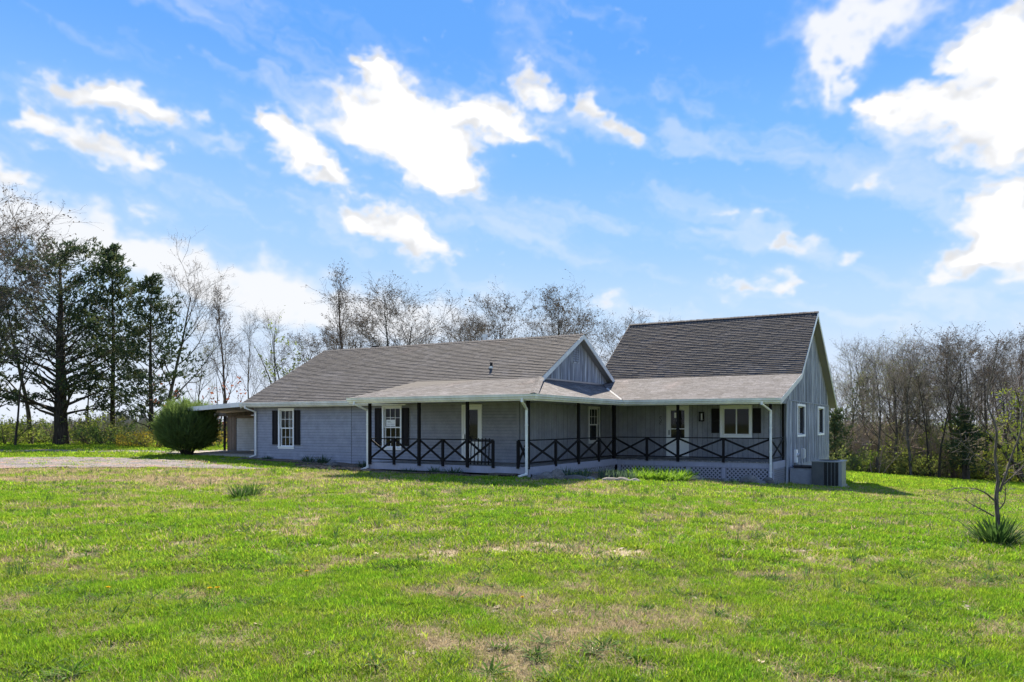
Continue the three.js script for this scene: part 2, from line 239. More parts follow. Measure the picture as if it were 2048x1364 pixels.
{
  // one sheet, fine near the house and the lawn, coarse out to the horizon
  const line = (a, b, fine, far) => { const out = []; for (let q = a; q <= b + 1e-6; q += fine) out.push(q); let s = fine * 1.6, q = a; const left = []; while (q > -far) { q -= s; s *= 1.33; left.unshift(q); } s = fine * 1.6; q = b; while (q < far) { q += s; s *= 1.33; out.push(q); } return [...left, ...out]; };
  const xs = line(-46, 16, 0.3, 1400), zs = line(-66, 3, 0.3, 1400), pos = [], uv = [], idx = [];
  const X0 = -52, XW = 72, Z0 = -70, ZW = 76;
  for (const z of zs) for (const x of xs) { pos.push(x, ground(x, z), z); uv.push((x - X0) / XW, (z - Z0) / ZW); }
  const w = xs.length;
  for (let j = 0; j < zs.length - 1; j++) for (let i = 0; i < w - 1; i++) { const a = j * w + i; idx.push(a, a + w, a + 1, a + 1, a + w, a + w + 1); }
  const g = new THREE.BufferGeometry(); g.setAttribute('position', new THREE.Float32BufferAttribute(pos, 3)); g.setAttribute('uv', new THREE.Float32BufferAttribute(uv, 2)); g.setIndex(idx); g.computeVertexNormals();
  const map = tex(2048, (u, v) => {
    const x = X0 + u * XW, z = Z0 + v * ZW, edge = Math.min(u, v, 1 - u, 1 - v) < 0.004;
    const l = edge ? 0.7 : lush(x, z), f = fbm(x * 9, z * 9, 3) - 0.5, h = n2(x * 21, z * 21) - 0.5;
    let r = mix(0.29, 0.12, l) + 0.16 * f + 0.1 * h, gg = mix(0.235, 0.185, l) + 0.13 * f + 0.08 * h, b = mix(0.14, 0.025, l) + 0.07 * f + 0.05 * h;
    const soil = smooth(0.66, 0.8, fbm(x * 2.6 + 70, z * 2.6, 3)) * (1 - l); r = mix(r, 0.17, soil); gg = mix(gg, 0.115, soil); b = mix(b, 0.075, soil);
    return [r, gg, b].map((c) => Math.pow(Math.max(0, c), 1 / 2.2));
  });
  map.wrapS = map.wrapT = THREE.ClampToEdgeWrapping;
  setting('lawn_ground', g, S({ map, roughness: 1 }));
}
function drape(poly, lift, seg) {   // a sheet over the land from a grid of points poly(u, v)
  const [nu, nv] = seg, pos = [], uv = [], idx = [];
  for (let j = 0; j <= nv; j++) for (let i = 0; i <= nu; i++) { const [x, z] = poly(i / nu, j / nv); pos.push(x, ground(x, z) + lift, z); uv.push(x * 0.5, z * 0.5); }
  for (let j = 0; j < nv; j++) for (let i = 0; i < nu; i++) { const a = j * (nu + 1) + i; idx.push(a, a + 1, a + nu + 1, a + 1, a + nu + 2, a + nu + 1); }
  const g = new THREE.BufferGeometry(); g.setAttribute('position', new THREE.Float32BufferAttribute(pos, 3)); g.setAttribute('uv', new THREE.Float32BufferAttribute(uv, 2)); g.setIndex(idx); g.computeVertexNormals(); return g;
}
{
  const gravelTex = tex(1024, (u, v) => { const a = tile((x, y) => fbm(x * 110, y * 110, 2), u, v), b = tile((x, y) => fbm(x * 5, y * 5, 4), u, v); const g = 0.42 + 0.7 * (a - 0.5) + 0.3 * (b - 0.5); const red = smooth(0.5, 0.68, b); return [g * mix(1, 1.16, red), g * mix(0.95, 0.88, red), g * mix(0.94, 0.76, red)]; });
  const mGravel = S({ map: rep(gravelTex, 0.6, 0.6), roughness: 1, bumpMap: rep(gravelTex, 0.6, 0.6), bumpScale: 0.02, side: THREE.DoubleSide });
  strips.forEach((q, n) => setting('gravel_driveway', drape((u, v) => { const p = q.c.getPoint(u), t = q.c.getTangent(u), w = q.w(u) * (1 + 0.5 * (fbm(u * 40 + n * 9, v > 0.5 ? 3 : 90, 3) - 0.5)); return [p.x - t.z * (v - 0.5) * 2 * w, p.z + t.x * (v - 0.5) * 2 * w]; }, 0.03 + 0.01 * n, [160, 12]), mGravel));
  const soilTex = tex(512, (u, v) => { const a = tile((x, y) => fbm(x * 60, y * 60, 3), u, v), b = tile((x, y) => fbm(x * 7, y * 7, 4), u, v); const g = 0.36 + 0.55 * (a - 0.5) + 0.25 * (b - 0.5); return [g * 1.05, g * 0.9, g * 0.74]; });
  const soil = S({ map: soilTex, bumpMap: soilTex, bumpScale: 0.03, roughness: 1, side: THREE.DoubleSide });
  setting('garden_bed', drape((u, v) => { const x = mix(-27.3, -18.4, u); return [x, mix(-24.05, -22.55 + 0.25 * Math.sin(x * 1.3) + 1.65 * smooth(-21.9, -21.1, x), v)]; }, 0.03, [90, 12]), soil);
  setting('garden_bed', drape((u, v) => { const x = mix(-18.35, -11.7, u); return [x, mix(-24, -20.75 + 0.2 * Math.sin(x * 1.7), v)]; }, 0.032, [60, 20]), soil);
  setting('garden_bed', drape((u, v) => { const x = mix(-11.6, -5.5, u); return [x, mix(-29.5, bedFront(x) + 0.12 * Math.sin(x * 4.1), v)]; }, 0.034, [60, 40]), soil);
}
// ---------------------------------------------------------------- materials of the house
const mSiding = [0, 1, 2].map((k) => S({ color: lin(0.335 + k * 0.016, 0.35 + k * 0.016, 0.42 + k * 0.016), map: rep(paintTex, 0.5, 0.5), roughness: 0.7 }));
const mGroove = [0, 1, 2].map((k) => S({ color: lin(0.33 + k * 0.02, 0.34 + k * 0.02, 0.39 + k * 0.02), map: rep(paintTex, 0.4, 0.4), roughness: 0.75 }));
const mWeather = [0, 1, 2, 3].map((k) => S({ color: lin([0.48, 0.39, 0.57, 0.43][k], [0.51, 0.42, 0.6, 0.455][k], [0.59, 0.5, 0.67, 0.53][k]), map: (() => { const c = rep(grainTex, 0.9, 0.45); c.offset.set(k * 0.23, k * 0.31); return c; })(), roughness: 0.9 }));
const mSheath = S({ color: lin(0.09, 0.095, 0.11), roughness: 0.9 });
const mDeck = S({ color: lin(0.36, 0.37, 0.45), map: rep(paintTex, 0.5, 0.5), roughness: 0.6 });
const mFloor = S({ color: lin(0.3, 0.29, 0.28), map: rep(grainTex, 1, 1), roughness: 0.8 });
const mWhite = S({ color: lin(0.86, 0.87, 0.88), roughness: 0.45 });
const mGutter = P({ color: lin(0.86, 0.88, 0.87), roughness: 0.35, clearcoat: 0.2, map: rep(paintTex, 0.2, 0.2) });
const mSoffit = S({ color: lin(0.5, 0.49, 0.46), roughness: 0.85, map: rep(paintTex, 0.4, 0.4) });
const mBlack = P({ color: lin(0.013, 0.012, 0.013), roughness: 0.8, specularIntensity: 0.35, map: rep(paintTex, 1, 1) });
const mShutter = P({ color: lin(0.018, 0.016, 0.018), roughness: 0.75, specularIntensity: 0.4 });
const mGlass = P({ color: lin(1, 1, 1), roughness: 0.02, specularIntensity: 0.45, transmission: 1, thickness: 0, ior: 1.5, side: THREE.DoubleSide });
const mRoom = S({ color: lin(0.1, 0.09, 0.08), roughness: 1 });
const mCurtain = S({ color: lin(0.4, 0.4, 0.4), roughness: 1, side: THREE.DoubleSide });
const mMetal = P({ color: lin(0.55, 0.57, 0.6), roughness: 0.35, metalness: 0.8 });
const mFound = S({ color: lin(0.36, 0.38, 0.44), roughness: 0.85, map: rep(paintTex, 0.6, 0.6) });
const mRoofOld = S({ vertexColors: true, map: rep(speckTex, 1.3, 1.3), roughness: 0.95 });
const mRoofNew = S({ vertexColors: true, map: rep(speckTex, 1.6, 1.6), roughness: 0.95 });
const mUnder = S({ color: lin(0.05, 0.047, 0.045), roughness: 1 });

const house = thing('house', [-16, 0, -27], 'long grey farmhouse with two gabled wings and a black railed wraparound porch', 'house');
const DECK = 0.37;
const lroof = (z) => 5.40 - 0.533 * Math.abs(z + 28.63);
const rroof = (z) => z > -32.3 ? 3.75 - 0.268 * (z + 32.3) : z > -36.3 ? 6.71 - 0.74 * (z + 36.3) : 6.71 - 0.655 * (-36.3 - z);
const R1 = rng(101);

// ---- walls: sheathing with true openings, then boards in front of it
// frame: o = point at u = 0, y = 0 on the wall's outer face; e = direction of u; n = outward normal
const frames = {
  lf: { o: V(0, 0, -23.9), e: V(1, 0, 0), n: V(0, 0, 1) },
  lr: { o: V(-13.6, 0, 0), e: V(0, 0, -1), n: V(1, 0, 0) },
  rf: { o: V(0, 0, -31), e: V(1, 0, 0), n: V(0, 0, 1) },
  rg: { o: V(-5.85, 0, 0), e: V(0, 0, -1), n: V(1, 0, 0) },
};
const on = (F, u, y, d = 0) => F.o.clone().addScaledVector(F.e, u).addScaledVector(F.n, d).setY(y);
function slab(m, F, u0, u1, y0, y1, d0, d1, col) { return m.hexa([on(F, u0, y0, d1), on(F, u1, y0, d1), on(F, u1, y0, d0), on(F, u0, y0, d0), on(F, u0, y1, d1), on(F, u1, y1, d1), on(F, u1, y1, d0), on(F, u0, y1, d0)], col); }
// the parts of [a, b] x [y0, y1] left over by openings, as rectangles (cut along u)
function wallCells(u0, u1, y0, y1, holes) {
  const cuts = [u0, u1]; for (const h of holes) cuts.push(clamp(h[0], u0, u1), clamp(h[1], u0, u1)); cuts.sort((a, b) => a - b);
  const out = []; for (let k = 0; k < cuts.length - 1; k++) { const a = cuts[k], b = cuts[k + 1]; if (b - a < 1e-4) continue; const c = (a + b) / 2, hs = holes.filter((h) => h[0] < c && h[1] > c).sort((p, q) => p[2] - q[2]); let y = y0; for (const h of hs) { if (h[2] > y) out.push([a, b, y, Math.min(h[2], y1)]); y = Math.max(y, h[3]); } if (y < y1) out.push([a, b, y, y1]); }
  return out;
}
// openings: [u0, u1, y0, y1]
const holesLF = [[-25.55, -24.75, 0.78, 2.36], [-19.77, -18.94, 0.83, 2.40], [-15.99, -15.23, DECK, 2.40]];
const holesLR = [[29.8, 30.82, 1.0, 2.42]];
const holesRF = [[-10.53, -9.72, DECK, 2.44], [-8.28, -7.2, 1.3, 2.42]];
const holesRG = [[33.25, 34.85, 1.33, 2.48], [38.5, 40.1, 1.33, 2.48]];
const shell = (name, F, u0, u1, y0, y1, holes) => { const m = new MB(); for (const [a, b, c, d] of wallCells(u0, u1, y0, y1, holes)) slab(m, F, a, b, c, d, -0.14, 0); return sub(house, name, m, mSheath); };
const wLF = shell('front_wall', frames.lf, -27.08, -13.62, -0.3, 2.66, holesLF);
const wLR = shell('side_wall', frames.lr, 23.92, 31, -0.5, 2.75, holesLR);
const wRF = shell('front_wall', frames.rf, -13.6, -5.87, -0.8, 3.2, holesRF);
const wRG = shell('gable_wall', frames.rg, 31.0, 41.7, -1.2, 2.7, holesRG);
{ // closed backs, left ends and the gable tops: plain sheathing
  const m = new MB();
  m.box(-27.1, -13.5, -0.3, 2.7, -33.5, -33.4); m.box(-14.0, -5.9, -1.3, 2.75, -41.8, -41.7); m.box(-27.1, -26.98, -0.3, 2.66, -33.4, -23.95); m.box(-14.1, -14.0, -0.8, 3.6, -41.7, -31.05);
  for (const [x, a, b, top, y0] of [[-27.04, -33.4, -23.95, lroof, 2.6], [-13.66, -33.4, -24.0, lroof, 2.8], [-5.93, -41.7, -29.0, rroof, 2.72], [-14.05, -41.7, -31, rroof, 3.5]]) {
    const N = 24; for (let k = 0; k < N; k++) { const z0 = mix(a, b, k / N), z1 = mix(a, b, (k + 1) / N), t0 = Math.max(y0, top(z0) - 0.1), t1 = Math.max(y0, top(z1) - 0.1); if (t0 <= y0 && t1 <= y0) continue; m.hexa([V(x - 0.04, y0, z1), V(x + 0.04, y0, z1), V(x + 0.04, y0, z0), V(x - 0.04, y0, z0), V(x - 0.04, t1, z1), V(x + 0.04, t1, z1), V(x + 0.04, t0, z0), V(x - 0.04, t0, z0)]); }
  }
  sub(house, 'rear_wall', m, mSheath);
  const f = new MB(); f.box(-26.9, -13.8, 0.25, 0.35, -33.3, -24.1); f.box(-13.9, -6.05, 0.25, 0.35, -41.6, -31.2); f.box(-26.9, -13.8, 2.7, 2.76, -33.3, -24.1); f.box(-13.9, -6.05, 2.7, 2.76, -41.6, -31.2);
  sub(house, 'interior_floor', f, mRoom);
}
// horizontal lap boards on the long front wall, broken at the joint
{
  const F = frames.lf, rows = 22, y0 = 0.12, ex = 0.1155;
  for (let k = 0; k < rows; k++) {
    const a = y0 + k * ex + 0.012, b = Math.min(a + ex - 0.012, 2.62);
    const cuts = [[-27.1, -21.47], [-21.44, -13.6]];
    for (const [u0, u1] of cuts) for (const [p, q, c, d] of wallCells(u0, u1, a, b, holesLF.map((h) => [h[0] - 0.02, h[1] + 0.02, h[2], h[3]]))) {
      if (d - c < 0.01 || q - p < 0.03) continue;
      const m = new MB(), t = 0.026 + 0.006 * R1(), sag = () => (R1() - 0.5) * 0.008, s0 = sag(), s1 = sag(), h = on(F, 0, 0).z;
      m.hexa([V(p, c + s0, h + t), V(q, c + s1, h + t), V(q, c + s1, h + 0.002), V(p, c + s0, h + 0.002), V(p, d + 0.004, h + 0.008), V(q, d + 0.004, h + 0.008), V(q, d + 0.004, h + 0.002), V(p, d + 0.004, h + 0.002)]);
      sub(wLF, 'siding_board', m, mSiding[Math.floor(R1() * 3)]);
    }
  }
  for (const q of [[-27.13, -27.03, 0.1, 2.62, 0.031, 0.045], [-13.7, -13.605, DECK + 0.01, 2.55, 0.031, 0.042]]) { const m = new MB(); slab(m, F, ...q); sub(wLF, 'corner_board', m, mSiding[1]); }
  const j = new MB(); slab(j, F, -21.468, -21.442, 0.05, 2.62, 0.0, 0.012); sub(wLF, 'joint_strip', j, mSheath);
}
// vertical grooved boards
function verticalBoards(parent, F, u0, u1, y0, y1, holes, width, mats, { gap = 0.014, t = 0.02, vary = 0.05, top } = {}) {
  let u = u0, k = 0;
  while (u < u1 - 0.02) {
    const w = Math.min(width * (1 + (R1() - 0.5) * 2 * vary), u1 - u), a = u + gap / 2, b = u + w - gap / 2, th = t * (0.75 + 0.5 * R1());
    for (const [p, q, c, d] of wallCells(a, b, y0, y1, holes)) {
      if (q - p < 0.012) continue;
      const m = new MB(); const ta = top ? Math.min(y1, top(p)) : d, tb = top ? Math.min(y1, top(q)) : d; const A = d >= y1 - 1e-6 ? ta : d, B = d >= y1 - 1e-6 ? tb : d;
      if (A <= c + 0.02 && B <= c + 0.02) continue;
      m.hexa([on(F, p, c, th), on(F, q, c, th), on(F, q, c, 0.002), on(F, p, c, 0.002), on(F, p, Math.max(A, c + 0.001), th), on(F, q, Math.max(B, c + 0.001), th), on(F, q, Math.max(B, c + 0.001), 0.002), on(F, p, Math.max(A, c + 0.001), 0.002)]);
      sub(parent, 'siding_board', m, mats[Math.floor(R1() * mats.length)]);
    }
    u += w; k++;
  }
}
verticalBoards(wLR, frames.lr, 23.93, 30.98, 0.2, 2.6, holesLR, 0.203, mGroove);
{ const m = new MB(); slab(m, frames.lr, 27.72, 27.77, DECK + 0.01, 2.45, 0.033, 0.045); sub(wLR, 'joint_strip', m, mGroove[2]); }
verticalBoards(wRF, frames.rf, -13.55, -5.87, 0.2, 2.62, holesRF, 0.203, mGroove);
// weathered boards of the right gable: lower tier, band, upper tier following the roof
verticalBoards(wRG, frames.rg, 31.12, 41.72, 0.1, 2.66, holesRG, 0.2, mWeather, { gap: 0.034, t: 0.042, vary: 0.42 });
verticalBoards(wRG, frames.rg, 28.6, 41.72, 2.7, 8, [], 0.2, mWeather, { gap: 0.034, t: 0.042, vary: 0.42, top: (u) => rroof(-u) - 0.13 });
{
  const m = new MB(); slab(m, frames.rg, 31.1, 41.74, 2.655, 2.705, 0.0, 0.062); sub(wRG, 'band_board', m, mWeather[0]);
  for (const q of [[30.96, 31.1, -0.75, 2.65, 0.0, 0.055], [41.73, 41.82, -1.0, 2.65, 0.0, 0.06]]) { const c = new MB(); slab(c, frames.rg, ...q); sub(wRG, 'corner_board', c, mWeather[2]); }
  const f = new MB(); slab(f, frames.rg, 31.12, 41.75, -1.25, 0.09, 0.0, 0.018); slab(f, frames.rg, 31.12, 41.7, 0.05, 0.1, 0.02, 0.034); sub(wRG, 'foundation_skirt', f, mFound);
  // end of the porch roof, boarded, above the right railing
  const e = new MB(); slab(e, frames.rg, 28.55, 31.1, 2.53, 2.695, -0.02, 0.03); sub(wRG, 'porch_end_board', e, mWeather[0]);
}
// left wing gable above the porch roof, with a louvred vent
const gL = sub(house, 'gable_wall', (() => { const m = new MB(); slab(m, frames.lr, 25.2, 32, 3.2, 3.5, -0.02, 0.0); return m; })(), mSheath);
verticalBoards(gL, frames.lr, 25.0, 32.2, 3.3, 8, [[28.2, 28.78, 4.28, 5.0]], 0.3, [mWeather[0], mWeather[2], mWeather[3]], { gap: 0.014, t: 0.016, vary: 0.04, top: (u) => lroof(-u) - 0.14 });
{
  const v = new MB(); slab(v, frames.lr, 28.14, 28.2, 4.22, 5.02, 0.0, 0.04); slab(v, frames.lr, 28.78, 28.84, 4.22, 5.02, 0.0, 0.04); slab(v, frames.lr, 28.2, 28.78, 4.22, 4.28, 0.0, 0.04);
  const vent = sub(house, 'gable_vent', v, mWeather[2]);
  for (let k = 0; k < 7; k++) { const y = 4.3 + k * 0.095, m = new MB(); m.hexa([on(frames.lr, 28.2, y, 0.034), on(frames.lr, 28.78, y, 0.034), on(frames.lr, 28.78, y, 0.022), on(frames.lr, 28.2, y, 0.022), on(frames.lr, 28.2, y + 0.09, 0.004), on(frames.lr, 28.78, y + 0.09, 0.004), on(frames.lr, 28.78, y + 0.085, -0.008), on(frames.lr, 28.2, y + 0.085, -0.008)]); sub(vent, 'louvre', m, mWeather[3]); }
}

// ---- windows and doors
function frameRect(m, F, u0, u1, y0, y1, w, d0, d1, wb = w) { slab(m, F, u0, u0 + w, y0, y1, d0, d1); slab(m, F, u1 - w, u1, y0, y1, d0, d1); slab(m, F, u0 + w, u1 - w, y1 - w, y1, d0, d1); slab(m, F, u0 + w, u1 - w, y0, y0 + wb, d0, d1); return m; }
function doubleHung(F, u0, u1, y0, y1, { cols = 3, lowerPanes = true, sill = 0.1, trim = 0.07 } = {}) {   // outer trim rectangle
  const t = new MB(); frameRect(t, F, u0, u1, y0, y1, trim, 0.0, 0.055, sill); slab(t, F, u0 - 0.015, u1 + 0.015, y0 + sill - 0.03, y0 + sill + 0.006, 0.055, 0.085);
  const w = sub(house, 'window', t, mWhite), a = u0 + trim, b = u1 - trim, c = y0 + sill, d = y1 - trim, mid = (c + d) / 2;
  for (const [p, q, dep, panes] of [[mid - 0.02, d, -0.035, true], [c, mid + 0.02, -0.06, lowerPanes]]) {
    const s = new MB(); frameRect(s, F, a, b, p, q, 0.045, dep - 0.02, dep + 0.02); sub(w, 'sash', s, mWhite);
    const gp = new MB(); gp.quad(on(F, a + 0.045, p + 0.045, dep), on(F, b - 0.045, p + 0.045, dep), on(F, b - 0.045, q - 0.045, dep), on(F, a + 0.045, q - 0.045, dep)); sub(w, 'pane', gp, mGlass);
    if (panes) { const m = new MB(); for (let k = 1; k < cols; k++) { const u = mix(a + 0.045, b - 0.045, k / cols); slab(m, F, u - 0.009, u + 0.009, p + 0.046, q - 0.046, dep + 0.004, dep + 0.016); } const y = (p + q) / 2; slab(m, F, a + 0.046, b - 0.046, y - 0.009, y + 0.009, dep + 0.005, dep + 0.017); sub(w, 'muntin', m, mWhite); }
  }
  return w;
}
function slider(F, u0, u1, y0, y1, trim = 0.09) {
  const t = new MB(); frameRect(t, F, u0, u1, y0, y1, trim, 0.0, 0.07);
  const w = sub(house, 'window', t, mWhite), a = u0 + trim, b = u1 - trim, c = y0 + trim, d = y1 - trim, mid = (a + b) / 2;
  for (const [p, q, dep] of [[a, mid + 0.02, -0.04], [mid - 0.02, b, -0.06]]) { const s = new MB(); frameRect(s, F, p, q, c, d, 0.04, dep - 0.015, dep + 0.015); sub(w, 'sash', s, mWhite); const g = new MB(); g.quad(on(F, p + 0.04, c + 0.04, dep), on(F, q - 0.04, c + 0.04, dep), on(F, q - 0.04, d - 0.04, dep), on(F, p + 0.04, d - 0.04, dep)); sub(w, 'pane', g, mGlass); }
  return w;
}
function shutter(F, u0, u1, y0, y1, louvred) {
  const m = new MB(); frameRect(m, F, u0, u1, y0, y1, 0.05, 0.03, 0.065); slab(m, F, u0 + 0.05, u1 - 0.05, (y0 + y1) / 2 - 0.035, (y0 + y1) / 2 + 0.035, 0.03, 0.064); const s = sub(house, 'shutter', m, mShutter);
  for (const [p, q] of [[y0 + 0.05, (y0 + y1) / 2 - 0.035], [(y0 + y1) / 2 + 0.035, y1 - 0.05]]) {
    if (louvred) { const n = Math.round((q - p) / 0.06); for (let k = 0; k < n; k++) { const a = mix(p, q, k / n), h = (q - p) / n, l = new MB(); l.hexa([on(F, u0 + 0.05, a, 0.058), on(F, u1 - 0.05, a, 0.058), on(F, u1 - 0.05, a, 0.05), on(F, u0 + 0.05, a, 0.05), on(F, u0 + 0.05, a + h, 0.04), on(F, u1 - 0.05, a + h, 0.04), on(F, u1 - 0.05, a + h, 0.032), on(F, u0 + 0.05, a + h, 0.032)]); sub(s, 'louvre', l, mShutter); } }
    else { const l = new MB(); slab(l, F, u0 + 0.05, u1 - 0.05, p, q, 0.03, 0.042); slab(l, F, u0 + 0.085, u1 - 0.085, p + 0.04, q - 0.04, 0.042, 0.054); sub(s, 'panel', l, mShutter); }
  }
}
const lf = frames.lf, rf = frames.rf;
doubleHung(lf, -25.62, -24.68, 0.68, 2.43); shutter(lf, -25.97, -25.65, 0.86, 2.34); shutter(lf, -24.65, -24.32, 0.86, 2.34);
doubleHung(lf, -19.84, -18.87, 0.73, 2.47); shutter(lf, -20.2, -19.87, 0.9, 2.38); shutter(lf, -18.84, -18.51, 0.9, 2.38);
doubleHung(frames.lr, 29.73, 30.89, 0.92, 2.49, { lowerPanes: false });
slider(rf, -8.37, -7.11, 1.21, 2.5, 0.11); shutter(rf, -8.71, -8.4, 1.39, 2.37, true); shutter(rf, -7.08, -6.77, 1.39, 2.37, true);
slider(frames.rg, 33.12, 34.98, 1.22, 2.58); slider(frames.rg, 38.37, 40.23, 1.22, 2.58);
{ // curtains far inside
  const m = new MB(); for (const [u0, u1, s] of [[-25.3, -25.18, 1]]) for (let k = 0; k < 6; k++) { const a = mix(u0, u1, k / 6), b = mix(u0, u1, (k + 1) / 6); m.quad(V(a, 0.9, -24.2 - (k % 2) * 0.05), V(b, 0.9, -24.2 - ((k + 1) % 2) * 0.05), V(b, 2.3, -24.2 - ((k + 1) % 2) * 0.05), V(a, 2.3, -24.2 - (k % 2) * 0.05)); }
  sub(house, 'curtain', m, mCurtain);
}
function stormDoor(F, u0, u1, y0, y1, split, glassBottom) {
  const c = new MB(); slab(c, F, u0, u0 + 0.06, y0, y1, 0, 0.05); slab(c, F, u1 - 0.06, u1, y0, y1, 0, 0.05); slab(c, F, u0 + 0.06, u1 - 0.06, y1 - 0.07, y1, 0, 0.05); const d = sub(house, 'door', c, mWhite);
  const a = u0 + 0.062, b = u1 - 0.062, t = y1 - 0.072, L = new MB(), gy = y0 + glassBottom;
  slab(L, F, a, a + 0.12, y0 + 0.03, t, -0.02, 0.025); slab(L, F, b - 0.12, b, y0 + 0.03, t, -0.02, 0.025); slab(L, F, a + 0.12, b - 0.12, t - 0.12, t, -0.02, 0.025); slab(L, F, a + 0.12, b - 0.12, y0 + 0.03, gy, -0.02, 0.02); slab(L, F, a + 0.2, b - 0.2, y0 + 0.14, gy - 0.08, 0.02, 0.027);
  sub(d, 'leaf', L, mWhite);
  const g = new MB(); g.quad(on(F, a + 0.12, gy, 0), on(F, b - 0.12, gy, 0), on(F, b - 0.12, t - 0.12, 0), on(F, a + 0.12, t - 0.12, 0)); sub(d, 'pane', g, mGlass);
  if (split) { const r = new MB(); slab(r, F, a + 0.121, b - 0.121, split - 0.02, split + 0.02, 0.002, 0.022); sub(d, 'meeting_rail', r, mWhite); }
  const inner = new MB(); slab(inner, F, a, b, y0 + 0.03, t, -0.12, -0.09); sub(d, 'inner_door', inner, mShutter);
  const sill = new MB(); slab(sill, F, u0 - 0.02, u1 + 0.02, DECK + 0.002, y0 + 0.03, 0.0, 0.12); sub(d, 'threshold', sill, mMetal);
  return d;
}
const dL = stormDoor(lf, -16.05, -15.17, DECK + 0.02, 2.47, 0, 0.78), dR = stormDoor(rf, -10.6, -9.65, DECK + 0.02, 2.51, 1.55, 0.78);
{ const m = new MB(); slab(m, rf, -10.5, -10.47, 1.3, 1.5, 0.026, 0.05); m.bar(on(rf, -10.485, 1.33, 0.06), on(rf, -10.485, 1.47, 0.06), 0.02, 0.02, V(0, 0, 1)); sub(dR, 'handle', m, mBlack); const k = new MB(); k.tube([on(lf, -15.94, 1.35, 0.025), on(lf, -15.94, 1.35, 0.08)], [0.03, 0.035], 10, null, true); sub(dL, 'handle', k, mMetal); const s = new MB(); slab(s, rf, -10.28, -10.2, 2.0, 2.22, -0.05, -0.02); sub(dR, 'door_chime', s, mWhite); }

// ---- roofs: course upon course of shingles
// plane: origin o, e along the eave, s up the slope (unit), left(v) and right(v) limits of u
const shingleCol = (x, y, k, fresh) => {
  const n = fbm(x * 0.7 + 40, y * 0.9 + k, 3), m = fbm(x * 2.2, y * 2.2 + 9, 2), j = 0.86 + 0.28 * R1();
  const rust = smooth(0.62, 0.78, fbm(x * 0.9 + 7, y * 0.35 + 3, 3)) * 0.5, pale = smooth(0.56, 0.75, m) * 0.35;
  const b = (fresh ? 0.2 : k === 60 ? 0.084 : 0.105) * (fresh ? 0.7 + 0.6 * R1() : j) * (0.82 + 0.42 * n) * (1 + pale);
  return [b * (1.0 + 0.18 * rust), b * (0.99 - 0.02 * rust), b * (1.05 - 0.1 * rust)];
};
function shingles(parent, o, e, s, len, left, right, { ex = 0.15, th = 0.02, tab = 0.3, fresh = false, mat, seed = 0, wobble = 0.004 }) {
  const n = V().crossVectors(e, s).normalize(), at = (u, v, h) => o.clone().addScaledVector(e, u).addScaledVector(s, v).addScaledVector(n, h), rows = Math.ceil(len / ex);
  for (let k = 0; k < rows; k++) {
    const v0 = k * ex, v1 = Math.min(len, v0 + ex + 0.012), m = new MB(), lo = (v) => left(v), hi = (v) => right(v);
    let u = Math.min(lo(v0), lo(v1)) - R1() * tab; const uMax = Math.max(hi(v0), hi(v1));
    while (u < uMax) {
      const w = tab * (fresh ? 0.5 + R1() : 0.92 + 0.16 * R1()), a = u + 0.003, b = u + w - 0.003; u += w;
      const a0 = clamp(a, lo(v0), hi(v0)), b0 = clamp(b, lo(v0), hi(v0)), a1 = clamp(a, lo(v1), hi(v1)), b1 = clamp(b, lo(v1), hi(v1)); if (b0 - a0 < 0.01 && b1 - a1 < 0.01) continue;
      const d = (R1() - 0.5) * 2 * wobble + 0.014 * (n2(a * 0.35 + seed, k * 0.25) - 0.5), t = th * (0.85 + 0.3 * R1()), lift = 0.01 * Math.max(0, R1() - 0.85), vb = Math.max(0, v0 - (k ? 0.004 : 0) + (k ? d : d * 0.4));
      const c = shingleCol(a + seed, v0, seed, fresh) , A = at(a0, vb, t + lift), B = at(b0, vb, t + lift * R1()), C = at(b1, v1, 0.003), Dd = at(a1, v1, 0.003);
      m.quad(A, B, C, Dd, c, [[a, v0], [b, v0], [b, v1], [a, v1]]);
      m.quad(at(a0, vb + 0.022, 0), at(b0, vb + 0.022, 0), B, A, c);
      m.tri(at(a0, vb + 0.022, 0), A, Dd, c); m.tri(B, at(b0, vb + 0.022, 0), C, c);
    }
    if (m.tris) sub(parent, 'shingle_course', m, mat);
  }
}
function plane(points) { const m = new MB(); m.quad(...points); return m; }
const U = V(1, 0, 0);
function deckSlab(pts, t = 0.06) { const m = new MB(), n = V().crossVectors(pts[1].clone().sub(pts[0]), pts[2].clone().sub(pts[0])).normalize(), lo = pts.map((p) => p.clone().addScaledVector(n, -t)); m.hexa([...lo, ...pts]); return m; }
// left wing
const sL = V(0, 0.533, -1).normalize(), lenL = 5.13 * Math.hypot(1, 0.533);
const roofL = sub(house, 'roof', deckSlab([V(-27.5, lroof(-23.5), -23.5), V(-13.3, lroof(-23.5), -23.5), V(-13.3, 5.4, -28.63), V(-27.5, 5.4, -28.63)]), mUnder);
